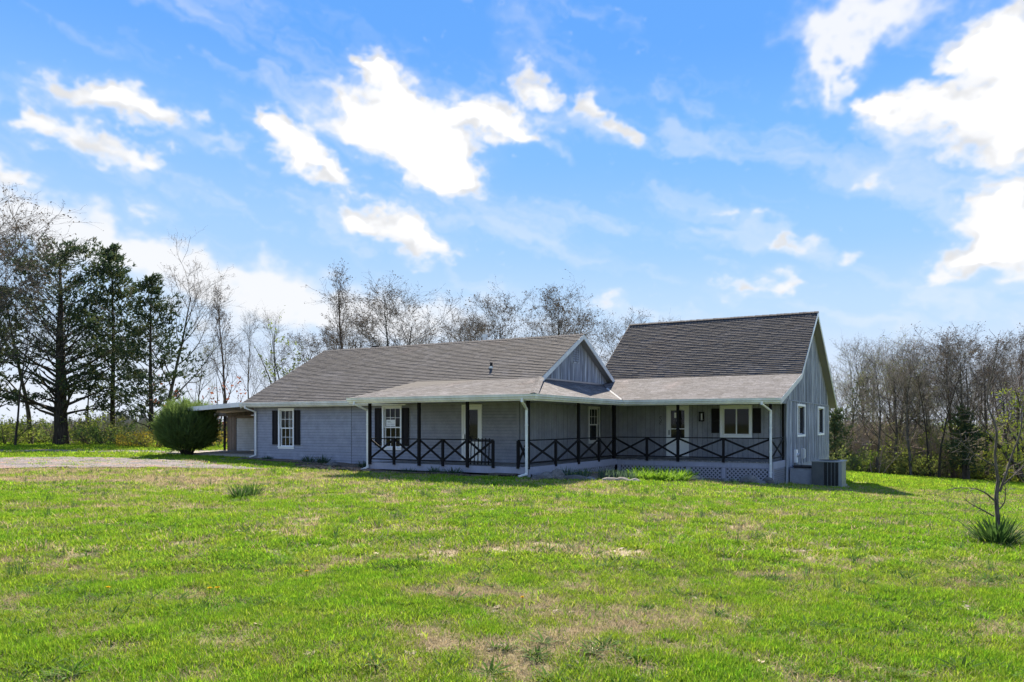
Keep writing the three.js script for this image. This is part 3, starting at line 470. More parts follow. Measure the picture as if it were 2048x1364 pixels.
// where the porch roof covers the main roof, the courses stop at its upper line
const z2v = (z) => (-23.5 - z) * Math.hypot(1, 0.533);
const covered = z2v(-25.0);
shingles(roofL, V(0, lroof(-23.5), -23.5), U, sL, lenL, () => -27.52, (v) => v < covered - 0.03 ? -18.6 : -13.28, { ex: 0.152, th: 0.024, mat: mRoofOld, seed: 3 });
sub(roofL, 'rear_slope', deckSlab([V(-13.3, lroof(-33.9), -33.9), V(-27.5, lroof(-33.9), -33.9), V(-27.5, 5.4, -28.63), V(-13.3, 5.4, -28.63)]), mUnder);
function ridgeCap(parent, a, b, mat, seed) { const L = a.distanceTo(b), d = b.clone().sub(a).normalize(), n = Math.round(L / 0.16); const m = new MB(); for (let k = 0; k < n; k++) { const p = a.clone().addScaledVector(d, k * L / n), q = a.clone().addScaledVector(d, (k + 1.15) * L / n), c = shingleCol(p.x + p.z, k * 0.1, seed, false), h = 0.025 + 0.012 * R1(); for (const s of [1, -1]) m.quad(p.clone().add(V(0, h, 0)), q.clone().add(V(0, h - 0.012, 0)), q.clone().add(V(0, -0.06, s * 0.14)), p.clone().add(V(0, -0.045, s * 0.14)), c); } sub(parent, 'ridge_cap', m, mat); }
const mCap = S({ vertexColors: true, map: rep(speckTex, 1.3, 1.3), roughness: 0.95, side: THREE.DoubleSide });
ridgeCap(roofL, V(-27.5, 5.405, -28.63), V(-13.28, 5.405, -28.63), mCap, 1);
// right wing
const roofR = sub(house, 'roof', deckSlab([V(-14.3, 3.75, -32.3), V(-5.5, 3.75, -32.3), V(-5.5, 6.71, -36.3), V(-14.3, 6.71, -36.3)]), mUnder);
shingles(roofR, V(0, 3.75, -32.3), U, V(0, 0.74, -1).normalize(), 4 * Math.hypot(1, 0.74), () => -14.32, () => -5.48, { ex: 0.145, th: 0.028, mat: mRoofOld, seed: 60, wobble: 0.005 });
sub(roofR, 'rear_slope', deckSlab([V(-5.5, rroof(-42.4), -42.4), V(-14.3, rroof(-42.4), -42.4), V(-14.3, 6.71, -36.3), V(-5.5, 6.71, -36.3)]), mUnder);
ridgeCap(roofR, V(-14.3, 6.715, -36.3), V(-5.48, 6.715, -36.3), mCap, 2);
// porch roofs: front of the left wing, its side, and the low slope of the right wing, with hip and valley
const EX = -11.45, EZ1 = -21.0, EZ2 = -28.2, EY = 2.68, HX = -13.35, HZ = -25.0, HY = 3.45;
const porchRoof = sub(house, 'porch_roof', deckSlab([V(-18.95, EY, EZ1), V(EX, EY, EZ1), V(HX, HY, HZ), V(-18.95, HY + 0.02, HZ)], 0.05), mUnder);
{
  const rise = (HY - EY) / (EZ1 - HZ), s = V(0, rise, -1).normalize(), L = (EZ1 - HZ) * Math.hypot(1, rise);
  shingles(porchRoof, V(0, EY, EZ1), U, s, L, () => -18.97, (v) => mix(EX, HX, v / L), { ex: 0.14, th: 0.011, fresh: true, tab: 0.2, mat: mRoofNew, seed: 20 });
}
// side slope, cut by the hip in front and the valley behind
const rs = (HY - EY) / (EX - (-13.62)), Lside = (EX + 13.62) * Math.hypot(1, rs);
const roofSide = sub(house, 'porch_roof', deckSlab([V(EX, EY, EZ1), V(EX, EY, EZ2), V(-13.62, HY, -31.4), V(-13.62, HY, -25.3)], 0.05), mUnder);
shingles(roofSide, V(EX, EY, 0), V(0, 0, -1), V(-1, rs, 0).normalize(), Lside, (v) => mix(-EZ1, 25.15, v / Lside), (v) => mix(-EZ2, 31.3, v / Lside), { ex: 0.14, th: 0.011, fresh: true, tab: 0.2, mat: mRoofNew, seed: 30 });
const roofPR = sub(house, 'porch_roof', deckSlab([V(-11.7, rroof(-28.45) - 0.03, -28.45), V(-5.5, rroof(-28.2), -28.2), V(-5.5, 3.75, -32.3), V(-14.3, 3.75, -32.3)], 0.05), mUnder);
{ const k = 0.268, L = 4.1 * Math.hypot(1, k); shingles(roofPR, V(0, rroof(-28.2), -28.2), U, V(0, k, -1).normalize(), L, (v) => mix(EX, -14.3, v / L), () => -5.48, { ex: 0.14, th: 0.011, fresh: true, tab: 0.2, mat: mRoofNew, seed: 44 }); }
function capLine(parent, a, b, w, mat, lift, name) { // hip cap or valley metal along a-b
  const d = b.clone().sub(a), side = V(-d.z, 0, d.x).normalize(), n = Math.round(a.distanceTo(b) / 0.18), m = new MB();
  for (let k = 0; k < n; k++) { const p = a.clone().addScaledVector(d, k / n), q = a.clone().addScaledVector(d, (k + 1.1) / n), c = shingleCol(k, 3, 5, true).map((x) => x * 1.25); for (const s of [1, -1]) m.quad(p.clone().add(V(0, lift, 0)), q.clone().add(V(0, lift - 0.01, 0)), q.clone().addScaledVector(side, s * w).add(V(0, lift - 0.055, 0)), p.clone().addScaledVector(side, s * w).add(V(0, lift - 0.045, 0)), c); }
  sub(parent, name, m, mat);
}
capLine(roofSide, V(EX, EY + 0.0, EZ2), V(-13.0, 3.25, -30.4), 0.07, mGutter, 0.045, 'valley_flashing');
capLine(porchRoof, V(EX, EY + 0.01, EZ1), V(HX, HY, HZ), 0.15, mCap, 0.045, 'hip_cap');
// flashing and the dark fillet where the gable, the side slope and the right wing meet
{ const m = new MB(); slab(m, frames.lr, 25.05, 31.4, 3.36, 3.5, 0.0, 0.028); sub(roofSide, 'flashing', m, mMetal); }

// rake boards and soffits
function rake(F0, x, pts, w, t, name, mat) { const m = new MB(); for (let k = 0; k < pts.length - 1; k++) { const [z0, y0] = pts[k], [z1, y1] = pts[k + 1]; m.hexa([V(x, y0 - w, z0), V(x + t, y0 - w, z0), V(x + t, y1 - w, z1), V(x, y1 - w, z1), V(x, y0, z0), V(x + t, y0, z0), V(x + t, y1, z1), V(x, y1, z1)]); } return sub(F0, name, m, mat); }
rake(roofL, -13.3, [[-24.85, lroof(-24.85) + 0.0], [-28.63, 5.41], [-31.95, lroof(-31.95)]], 0.2, 0.03, 'rake_board', mGutter);
rake(roofL, -27.53, [[-23.45, lroof(-23.45)], [-28.63, 5.41], [-33.9, lroof(-33.9)]], 0.2, 0.03, 'rake_board', mGutter);
rake(roofR, -5.5, [[-28.2, rroof(-28.2)], [-32.3, 3.755], [-36.3, 6.715], [-42.42, rroof(-42.42)]], 0.2, 0.03, 'rake_board', mGutter);
rake(roofR, -14.33, [[-32.3, 3.75], [-36.3, 6.71], [-42.4, rroof(-42.4)]], 0.2, 0.03, 'rake_board', mGutter);
{
  const mS = S({ color: lin(0.2, 0.2, 0.215), roughness: 0.85, side: THREE.DoubleSide });
  const und = (x0, x1, pts) => { const m = new MB(); for (let k = 0; k < pts.length - 1; k++) { const [z0, y0] = pts[k], [z1, y1] = pts[k + 1]; m.quad(V(x0, y0 - 0.16, z0), V(x1, y0 - 0.16, z0), V(x1, y1 - 0.16, z1), V(x0, y1 - 0.16, z1)); } sub(house, 'rake_soffit', m, mS); };
  und(-5.86, -5.5, [[-28.2, rroof(-28.2)], [-32.3, 3.75], [-36.3, 6.71], [-42.4, rroof(-42.4)]]); und(-13.62, -13.3, [[-24.85, lroof(-24.85)], [-28.63, 5.4], [-31.95, lroof(-31.95)]]);
}
// porch ceiling
{ const m = new MB(); m.box(-18.9, EX - 0.12, 2.52, 2.55, -23.86, EZ1 - 0.12); m.box(-13.58, EX - 0.12, 2.521, 2.551, -28.4, -23.862); m.box(-13.58, -5.9, 2.52, 2.55, -30.96, -28.402); m.box(EX - 0.12, -5.9, 2.522, 2.552, -28.402, EZ2 - 0.1); m.box(-27.4, -18.92, 2.53, 2.56, -23.86, -23.58); sub(house, 'porch_ceiling', m, mSoffit); }

// ---- gutters, downspouts
function sweep(line, profile, closedEnds = true) {   // line: points at the eave, outward = right-hand side; profile: [out, y]
  const m = new MB(), N = line.length, out = (k) => { const a = line[Math.max(0, k - 1)], b = line[k], c = line[Math.min(N - 1, k + 1)], d1 = (k ? b.clone().sub(a) : c.clone().sub(b)).normalize(), d2 = (k < N - 1 ? c.clone().sub(b) : b.clone().sub(a)).normalize(), p = V(-d1.z, 0, d1.x), q = V(-d2.z, 0, d2.x), h = p.clone().add(q).normalize(); return h.multiplyScalar(1 / Math.max(0.3, h.dot(p))); };
  const P_ = line.map((p, k) => profile.map(([o, y]) => p.clone().addScaledVector(out(k), o).add(V(0, y, 0))));
  for (let k = 0; k < N - 1; k++) for (let j = 0; j < profile.length; j++) { const i = (j + 1) % profile.length; m.quad(P_[k][j], P_[k + 1][j], P_[k + 1][i], P_[k][i]); }
  if (closedEnds) for (const [k, f] of [[0, 1], [N - 1, 0]]) for (let j = 1; j < profile.length - 1; j++) f ? m.tri(P_[k][0], P_[k][j], P_[k][j + 1]) : m.tri(P_[k][0], P_[k][j + 1], P_[k][j]);
  return m;
}
const kStyle = [[0.0, -0.15], [0.085, -0.15], [0.095, -0.11], [0.125, -0.075], [0.13, -0.02], [0.142, -0.012], [0.142, 0.0], [0.118, 0.0], [0.115, -0.03], [0.0, -0.04]];
const fasciaP = [[-0.03, -0.2], [-0.004, -0.2], [-0.004, -0.012], [-0.03, -0.012]];
for (const [name, line] of [['gutter', [V(-27.55, EY + 0.005, -23.5), V(-18.4, EY - 0.01, -23.5)]], ['gutter', [V(-19.0, EY, EZ1), V(EX, EY + 0.005, EZ1), V(EX, EY - 0.005, EZ2), V(-5.47, EY - 0.01, EZ2)]]]) { const g = sub(house, name, sweep(line, kStyle), mGutter); sub(g, 'fascia', sweep(line, fasciaP), mGutter); }
function downspout(path) {
  const m = new MB(), pts = path.map((p) => V(...p)); for (let k = 0; k < pts.length - 1; k++) { const d = pts[k + 1].clone().sub(pts[k]).normalize(); m.bar(pts[k].clone().addScaledVector(d, k ? -0.025 : 0), pts[k + 1].clone().addScaledVector(d, 0.025), 0.078, 0.062, Math.abs(d.y) > 0.7 ? V(0, 0, 1) : V(0, 1, 0)); }
  const o = sub(house, 'downspout', m, mGutter); const s = new MB(); for (const f of [0.25, 0.6, 0.9]) { const a = pts[2], b = pts[3], y = mix(a.y, b.y, f); s.box(a.x - 0.05, a.x + 0.05, y, y + 0.02, a.z - 0.045, a.z + 0.036); } sub(o, 'strap', s, mGutter);
}
downspout([[-27.2, 2.56, -23.43], [-27.2, 2.45, -23.43], [-26.98, 2.28, -23.82], [-26.98, 0.38, -23.82], [-27.1, 0.3, -23.6]]);
downspout([[-18.68, 2.56, -20.93], [-18.68, 2.46, -20.93], [-18.48, 2.24, -21.42], [-18.48, 0.2, -21.42], [-18.6, 0.1, -21.2]]);
downspout([[-11.82, 2.56, -20.93], [-11.82, 2.46, -20.93], [-11.92, 2.22, -21.4], [-11.92, 0.16, -21.4], [-12.05, 0.1, -21.15]]);
downspout([[-6.12, 2.56, -28.13], [-6.12, 2.46, -28.13], [-5.93, 2.22, -28.68], [-5.93, -0.26, -28.68], [-5.93, -0.34, -28.45]]);

// ---- porch deck
const porch = sub(house, 'porch_deck', (() => { const m = new MB(); for (let z = -23.88; z < -21.55; z += 0.14) m.box(-18.48, -11.97, DECK - 0.03, DECK, z, z + 0.134); for (let z = -30.97; z < -23.95; z += 0.14) m.box(-13.58, z < -28.8 ? -5.9 : -11.97, DECK - 0.03, DECK, z, z + 0.134); return m; })(), mFloor);
const rim = (a, b, h = 0.23) => { const m = new MB(); m.bar(V(a[0], DECK - 0.002 - h / 2, a[1]), V(b[0], DECK - 0.002 - h / 2, b[1]), 0.04, h); sub(porch, 'rim_board', m, mDeck); };
rim([-18.52, -21.5], [-16.3, -21.5]); rim([-16.297, -21.5], [-13.25, -21.5]); rim([-13.247, -21.5], [-11.93, -21.5]); rim([-11.93, -21.523], [-11.93, -24.6]); rim([-11.93, -24.603], [-11.93, -28.76]); rim([-11.953, -28.78], [-9, -28.78]); rim([-8.997, -28.78], [-5.87, -28.78]); rim([-5.88, -28.803], [-5.88, -30.98], 0.26); rim([-18.5, -21.523], [-18.5, -23.87]);
// step in front of the gap in the rail
{ const m = new MB(); m.box(-13.1, -12.25, 0.12, 0.17, -21.42, -21.1); sub(porch, 'step_tread', m, S({ color: lin(0.16, 0.14, 0.12), map: grainTex, roughness: 1 })); }
// piers of block under the front edge
for (const [x, z] of [[-16.2, -21.7], [-15.1, -21.75], [-13.3, -21.7], [-12.4, -21.7]]) { const m = new MB(), y = ground(x, z) - 0.05; m.box(x - 0.2, x + 0.2, y, DECK - 0.25, z - 0.1, z + 0.1); sub(porch, 'block_pier', m, S({ color: lin(0.2, 0.2, 0.2), map: speckTex, roughness: 1 })); }
// lattice skirt
function lattice(F, u0, u1, y0, y1) {
  const m = new MB(), st = 0.15, w = 0.042; const clip = (c, sgn) => { const pts = []; for (const [u, y] of [[u0, (u0 * sgn) + c], [u1, (u1 * sgn) + c]]) if (y >= y0 && y <= y1) pts.push([u, y]); for (const y of [y0, y1]) { const u = (y - c) / sgn; if (u > u0 && u < u1) pts.push([u, y]); } return pts; };
  for (const sgn of [1, -1]) for (let c = -60; c < 60; c += st) { const q = clip(c + (sgn > 0 ? 0 : 0.01), sgn); if (q.length < 2) continue; const A = on(F, q[0][0], q[0][1], sgn > 0 ? 0 : 0.009), B = on(F, q[1][0], q[1][1], sgn > 0 ? 0 : 0.009); if (A.distanceTo(B) < 0.03) continue; const d = B.clone().sub(A).normalize(), s = V().crossVectors(d, F.n).multiplyScalar(w / 2), n = F.n.clone().multiplyScalar(0.008); m.quad(A.clone().add(s).add(n), A.clone().sub(s).add(n), B.clone().sub(s).add(n), B.clone().add(s).add(n)); m.quad(A.clone().sub(s), A.clone().add(s), B.clone().add(s), B.clone().sub(s)); }
  const o = sub(porch, 'lattice_panel', m, mDeckD); const f = new MB(); slab(f, F, u0, u1, y1 - 0.02, y1, 0.0, 0.02); sub(o, 'lattice_edge', f, mDeck); return o;
}
const mDeckD = S({ color: lin(0.33, 0.335, 0.39), roughness: 0.7, side: THREE.DoubleSide });
const Fs = { o: V(-11.93, 0, 0), e: V(0, 0, -1), n: V(1, 0, 0) }, Fr = { o: V(0, 0, -28.78), e: V(1, 0, 0), n: V(0, 0, 1) }, Fe = { o: V(-5.88, 0, 0), e: V(0, 0, -1), n: V(1, 0, 0) };
const LT = DECK - 0.24;
for (const [a, b] of [[21.75, 23.3], [23.5, 24.6], [24.75, 26.9], [27.15, 28.6]]) lattice(Fs, a, b, -0.25, LT);
for (const [a, b] of [[-11.7, -10.25], [-10.05, -9.1], [-8.9, -7.75], [-7.55, -6.05]]) lattice(Fr, a, b, -0.55, LT);
lattice(Fe, 28.95, 30.9, -0.62, LT - 0.03);
for (const [F, u] of [[Fs, 23.4], [Fs, 24.68], [Fs, 27.02], [Fs, 21.6], [Fr, -11.8], [Fr, -10.15], [Fr, -9.0], [Fr, -7.65], [Fr, -5.96], [Fe, 28.87]]) { const m = new MB(); slab(m, F, u - 0.08, u + 0.08, -0.75, LT + 0.004, -0.06, 0.012); sub(porch, 'skirt_post', m, mDeck); }

// ---- posts and railings
const post = (x, z, w = 0.1) => { const m = new MB(); m.bar(V(x, DECK - 0.06, z), V(x, 2.53, z), w, w, V(0, 0, 1)); sub(house, 'porch_post', m, mBlack); };
for (const x of [-18.4, -16.2, -14.2]) post(x, -21.45); post(-11.9, -21.47); post(-11.9, -25.2, 0.1); post(-12.0, -28.72, 0.13); post(-9.38, -28.73); post(-5.95, -28.73); post(-5.93, -30.9, 0.08);
function railing(pts) {   // pts: [x, z] of rail posts; [x, z, 1] where a porch post stands
  const y1 = DECK + 0.84, y0 = DECK + 0.13, a = pts[0], b = pts[pts.length - 1], d = V(b[0] - a[0], 0, b[1] - a[1]).normalize();
  const t = new MB(); t.bar(V(a[0], y1 + 0.02, a[1]), V(b[0], y1 + 0.02, b[1]), 0.09, 0.036); const r = sub(house, 'railing', t, mBlack);
  const l = new MB(); l.bar(V(a[0], y0, a[1]), V(b[0], y0, b[1]), 0.04, 0.04); sub(r, 'bottom_rail', l, mBlack);
  for (const p of pts) if (!p[2]) { const m = new MB(); m.bar(V(p[0], DECK - 0.05, p[1]), V(p[0], y1, p[1]), 0.085, 0.085, V(0, 0, 1)); sub(r, 'rail_post', m, mBlack); }
  for (let k = 0; k < pts.length - 1; k++) { const p = pts[k], q = pts[k + 1], A = V(p[0], 0, p[1]).addScaledVector(d, 0.03), B = V(q[0], 0, q[1]).addScaledVector(d, -0.03), s = V(-d.z, 0, d.x).multiplyScalar(0.018); for (const f of [1, -1]) { const m = new MB(); m.bar(A.clone().addScaledVector(s, f).setY(f > 0 ? y0 + 0.02 : y1 - 0.02), B.clone().addScaledVector(s, f).setY(f > 0 ? y1 - 0.02 : y0 + 0.02), 0.034, 0.07); sub(r, 'cross_brace', m, mBlack); } }
}
railing([[-18.4, -21.45, 1], [-17.3, -21.45], [-16.2, -21.45, 1], [-15.2, -21.45], [-14.2, -21.45, 1], [-13.2, -21.45]]);
railing([[-12.27, -21.47], [-11.9, -21.47, 1]]);
railing([[-11.9, -21.47, 1], [-11.9, -23.4], [-11.9, -25.2, 1], [-11.9, -27.0], [-11.98, -28.72, 1]]);
railing([[-12.0, -28.73, 1], [-10.62, -28.73], [-9.38, -28.73, 1], [-7.64, -28.73], [-5.95, -28.73, 1]]);
railing([[-5.93, -28.76, 1], [-5.93, -30.9, 1]]);

// ---- vents on the roofs
{
  const p = (x, z) => V(x, lroof(z), z);
  const a = p(-16.05, -25.95), m = new MB(); m.tube([a.clone().add(V(0, -0.05, 0)), a.clone().add(V(0, 0.2, 0))], [0.055, 0.055], 10, null, true); const o = sub(house, 'roof_vent', m, mShutter); const f = new MB(); f.tube([a.clone().add(V(0, -0.03, 0)), a.clone().add(V(0, 0.06, 0))], [0.13, 0.06], 10); sub(o, 'flashing', f, mMetal);
  const c = V(-18.6, lroof(-29.5), -29.5), n = new MB(); n.tube([c, c.clone().add(V(0, 0.75, 0))], [0.075, 0.075], 10, null, true); const q = sub(house, 'flue_pipe', n, mMetal); const cap = new MB(); cap.tube([c.clone().add(V(0, 0.7, 0)), c.clone().add(V(0, 0.78, 0)), c.clone().add(V(0, 0.86, 0))], [0.1, 0.16, 0.09], 12, null, true); sub(q, 'rain_cap', cap, mMetal);
  const b = V(-24.6, lroof(-29.1), -29.1), h = new MB(); h.tube([b, b.clone().add(V(0, 0.28, 0)), b.clone().add(V(0, 0.34, 0)), b.clone().add(V(0, 0.4, 0))], [0.14, 0.14, 0.24, 0.1], 12, null, true); sub(house, 'roof_vent', h, mShutter);
}
// ---------------------------------------------------------------- things about the house
// carport with its storage room
{
  const g = ground(-31, -26);
  const c = thing('carport', [-31, g, -27], 'open carport with white roll up door at the left end of the house', 'carport');
  const q = (x, z) => 2.72 - 0.045 * (-27.3 - x);
  const R = new MB(); const A = [-27.3, -23.62], B = [-31.8, -23.62], C = [-34.4, -30.2], D = [-27.3, -30.2];
  R.hexa([V(B[0], q(B[0]) - 0.07, B[1]), V(A[0], q(A[0]) - 0.07, A[1]), V(D[0], q(D[0]) - 0.07, D[1]), V(C[0], q(C[0]) - 0.07, C[1]), V(B[0], q(B[0]), B[1]), V(A[0], q(A[0]), A[1]), V(D[0], q(D[0]), D[1]), V(C[0], q(C[0]), C[1])]);
  const roof = sub(c, 'roof', R, mUnder);
  const f = new MB(); f.bar(V(B[0], q(B[0]) - 0.1, B[1] + 0.03), V(A[0] - 0.25, q(A[0]) - 0.1, A[1] + 0.03), 0.035, 0.2); sub(roof, 'fascia', f, mGutter);
  const ce = new MB(); ce.quad(V(B[0], q(B[0]) - 0.13, B[1]), V(C[0], q(C[0]) - 0.13, C[1]), V(D[0], q(D[0]) - 0.13, D[1]), V(A[0], q(A[0]) - 0.13, A[1])); sub(c, 'ceiling', ce, S({ color: lin(0.6, 0.52, 0.43), roughness: 0.9, map: paintTex, side: THREE.DoubleSide }));
  const bm = new MB(); bm.bar(V(-34, 2.25, -27.42), V(-27.2, 2.42, -27.42), 0.12, 0.22); sub(c, 'beam', bm, S({ color: lin(0.2, 0.16, 0.13), roughness: 0.9, map: grainTex }));
  for (const [x, z] of [[-31.6, -23.8], [-33.42, -27.45]]) { const p = new MB(); p.bar(V(x, ground(x, z) - 0.05, z), V(x, 2.4, z), 0.1, 0.1, V(0, 0, 1)); sub(c, 'post', p, mShutter); }
  const wall = new MB(); for (let x = -33.35; x < -32.8; x += 0.1) wall.box(x, x + 0.094, g - 0.1, 2.2, -27.7, -27.6 + (Math.round((x + 34) * 10) % 2) * 0.015); wall.box(-31.0, -27.2, g - 0.1, 2.2, -27.7, -27.6); wall.box(-32.8, -31.0, 2.06, 2.2, -27.7, -27.6); wall.box(-33.4, -33.36, g - 0.1, 2.2, -30, -27.6); sub(c, 'storage_wall', wall, S({ color: lin(0.26, 0.21, 0.18), roughness: 0.85, map: paintTex }));
  const door = sub(c, 'roll_up_door', (() => { const m = new MB(); m.box(-32.8, -32.74, g - 0.05, 2.06, -27.66, -27.62); m.box(-31.06, -31.0, g - 0.05, 2.06, -27.66, -27.62); return m; })(), mShutter);
  const mDoor = S({ color: lin(0.62, 0.64, 0.68), roughness: 0.5, map: rep(paintTex, 0.5, 0.5) });
  for (let k = 0; k < 20; k++) { const y0 = mix(g + 0.04, 2.05, k / 20), y1 = mix(g + 0.04, 2.05, (k + 1) / 20) - 0.008, m = new MB(); m.hexa([V(-32.74, y0, -27.63), V(-31.06, y0, -27.63), V(-31.06, y0, -27.66), V(-32.74, y0, -27.66), V(-32.74, y1, -27.645), V(-31.06, y1, -27.645), V(-31.06, y1, -27.66), V(-32.74, y1, -27.66)]); sub(door, 'slat', m, mDoor); }
  const s = new MB(); s.box(-33.6, -27.15, g - 0.3, g + 0.09, -29.9, -24.2); sub(c, 'slab', s, S({ color: lin(0.5, 0.47, 0.43), map: speckTex, roughness: 0.95 }));
}
// package air conditioner beside the right gable
{
  const x0 = -4.95, x1 = -3.88, z0 = -32.75, z1 = -31.25, g = Math.min(ground(-4.9, -31.2), ground(-3.9, -31.2), ground(-4.4, -32.7)), y0 = g + 0.09, y1 = g + 1.08;
  const a = thing('air_conditioner', [-4.4, g, -32], 'boxy grey packaged air conditioner on a pad beside the right gable wall', 'air conditioner');
  const mCase = P({ color: lin(0.1, 0.11, 0.118), roughness: 0.5, metalness: 0.15, map: rep(paintTex, 0.8, 0.8) }), mPost = P({ color: lin(0.22, 0.245, 0.26), roughness: 0.45, metalness: 0.2 }), mFin = P({ color: lin(0.02, 0.025, 0.03), roughness: 0.45, metalness: 0.5 });
  const pad = new MB(); pad.box(x0 - 0.1, x1 + 0.1, g - 0.25, g + 0.045, z0 - 0.1, z1 + 0.1); sub(a, 'pad', pad, S({ color: lin(0.3, 0.29, 0.28), map: speckTex, roughness: 1 }));
  const b = new MB(); b.box(x0 + 0.02, x1 - 0.03, y0, y1 - 0.04, z0 + 0.02, z1 - 0.04); const body = sub(a, 'cabinet', b, mFin);
  const pn = new MB(); pn.box(x0, x0 + 0.44, y0 + 0.05, y1 - 0.04, z1 - 0.04, z1 - 0.005); sub(body, 'front_panel', pn, mCase);
  const lp = new MB(); lp.box(x0, x0 + 0.02, y0, y1 - 0.04, z0 + 0.02, z1 - 0.042); sub(body, 'side_panel', lp, mCase);
  const cp = new MB(); cp.box(x1 - 0.12, x1, y0 + 0.02, y1 - 0.04, z1 - 0.12, z1 - 0.002); sub(body, 'corner_post', cp, mPost);
  const sp = new MB(); sp.box(x1 - 0.03, x1 - 0.004, y0 + 0.05, y1 - 0.04, z0 + 0.3, z1 - 0.122); sub(body, 'side_panel', sp, mPost);
  for (let k = 1; k < 4; k++) { const x = mix(x0 + 0.44, x1 - 0.12, k / 4), m = new MB(); m.box(x - 0.006, x + 0.006, y0 + 0.05, y1 - 0.05, z1 - 0.04, z1 - 0.018); sub(body, 'guard_bar', m, mPost); }
  for (let k = 0; k < 34; k++) { const x = mix(x0 + 0.45, x1 - 0.125, k / 33), m = new MB(); m.box(x - 0.0015, x + 0.0015, y0 + 0.06, y1 - 0.06, z1 - 0.04, z1 - 0.032); sub(body, 'coil_fin', m, mFin); }
  const base_ = new MB(); base_.box(x0 - 0.01, x1 + 0.01, g + 0.05, y0 + 0.05, z0, z1 + 0.004); sub(a, 'base_rail', base_, mPost);
  const top = new MB(); top.box(x0 - 0.015, x1 + 0.015, y1 - 0.04, y1, z0, z1 + 0.012); const lid = sub(a, 'top_cover', top, mPost);
  const fan = new MB(); for (let k = 1; k < 6; k++) { const r = k * 0.075, pts = []; for (let s = 0; s <= 20; s++) pts.push(V((x0 + x1) / 2 + Math.cos(s / 10 * Math.PI) * r, y1 + 0.012, (z0 + z1) / 2 + Math.sin(s / 10 * Math.PI) * r)); fan.tube(pts, pts.map(() => 0.006), 4); } sub(lid, 'fan_guard', fan, mFin);
  const du = new MB(); du.box(-5.78, x0 - 0.012, g + 0.12, g + 0.78, z0 + 0.15, z1 - 0.2); const duct = sub(a, 'duct_box', du, mFound); const hood = new MB(); hood.hexa([V(-5.6, g + 0.79, z1 - 0.15), V(x0 - 0.02, g + 0.79, z1 - 0.15), V(x0 - 0.02, g + 0.79, z0 + 0.15), V(-5.6, g + 0.79, z0 + 0.15), V(-5.7, g + 0.86, z1 - 0.18), V(x0 - 0.02, g + 0.84, z1 - 0.18), V(x0 - 0.02, g + 0.84, z0 + 0.17), V(-5.7, g + 0.86, z0 + 0.17)]); sub(duct, 'lid', hood, mShutter);
}
// electric meter, disconnect box, conduit
{
  const F = frames.rg, m = thing('electric_meter', [-5.8, 0.2, -32.7], 'white electric meter with round glass dial on the right gable wall', 'meter');
  const b = new MB(); slab(b, F, 32.45, 32.75, 0.2, 0.72, 0.028, 0.14); sub(m, 'meter_box', b, mWhite);
  const d = new MB(); const c = on(F, 32.6, 0.5, 0.14); d.tube([c, c.clone().add(V(0.07, 0, 0)), c.clone().add(V(0.1, 0, 0))], [0.09, 0.085, 0.06], 16, null, true); sub(m, 'dial', d, P({ color: lin(0.5, 0.52, 0.55), roughness: 0.1, clearcoat: 1 }));
  const p = new MB(); p.tube([on(F, 32.55, 0.2, 0.06), on(F, 32.55, -0.65, 0.06)], [0.024, 0.024], 8); p.tube([on(F, 32.68, 0.22, 0.06), on(F, 32.7, -0.1, 0.06)], [0.02, 0.02], 8); sub(m, 'conduit', p, S({ color: lin(0.25, 0.26, 0.28), roughness: 0.6 }));
  const e = thing('disconnect_box', [-5.8, 0.2, -34.3], 'rounded grey disconnect box on a pipe beside the electric meter', 'utility box');
  const q = new MB(); slab(q, F, 34.15, 34.45, 0.3, 0.72, 0.028, 0.12); slab(q, F, 34.17, 34.43, 0.33, 0.69, 0.12, 0.16); sub(e, 'cover', q, S({ color: lin(0.55, 0.56, 0.58), roughness: 0.5 }));
  const r = new MB(); r.tube([on(F, 34.2, 0.3, 0.06), on(F, 34.2, -0.68, 0.06)], [0.03, 0.03], 8); sub(e, 'conduit', r, S({ color: lin(0.42, 0.44, 0.48), roughness: 0.6 }));
}
{ // lantern by the front door
  const F = frames.rf, o = thing('wall_lantern', on(F, -9.1, 1.9, 0.03).toArray(), 'black box wall lantern with pale glass between white door and wide window', 'lantern');
  const f = new MB(); slab(f, F, -9.19, -9.01, 2.2, 2.24, 0.03, 0.2); slab(f, F, -9.19, -9.01, 1.86, 1.89, 0.03, 0.2); for (const [a, b, d0, d1] of [[-9.19, -9.165, 0.175, 0.2], [-9.035, -9.01, 0.175, 0.2], [-9.19, -9.165, 0.03, 0.06], [-9.035, -9.01, 0.03, 0.06]]) slab(f, F, a, b, 1.89, 2.2, d0, d1); slab(f, F, -9.16, -9.04, 1.95, 2.15, 0.026, 0.045); sub(o, 'frame', f, mBlack);
  const g = new MB(); const c = on(F, -9.1, 1.91, 0.11); g.tube([c, c.clone().setY(2.17)], [0.035, 0.035], 12, null, true); sub(o, 'glass_tube', g, P({ color: lin(0.75, 0.76, 0.78), roughness: 0.25 }));
}
{ // house numbers beside the door, set one above the other
  const F = frames.rf, o = thing('house_number', on(F, -10.85, 1.7, 0.026).toArray(), 'small dark metal house numbers left of the white front door', 'house number');
  for (const [y, a0] of [[2.02, 0.4], [1.9, 3.2], [1.78, 0.4]]) { const m = new MB(), pts = []; for (let k = 0; k <= 14; k++) { const a = a0 + k / 14 * 4.4; pts.push(on(F, -10.85 + Math.cos(a) * 0.035, y + Math.sin(a) * 0.045, 0.032)); } m.tube(pts, pts.map(() => 0.011), 5, null, true); sub(o, 'numeral', m, S({ color: lin(0.05, 0.04, 0.045), roughness: 0.4 })); }
}
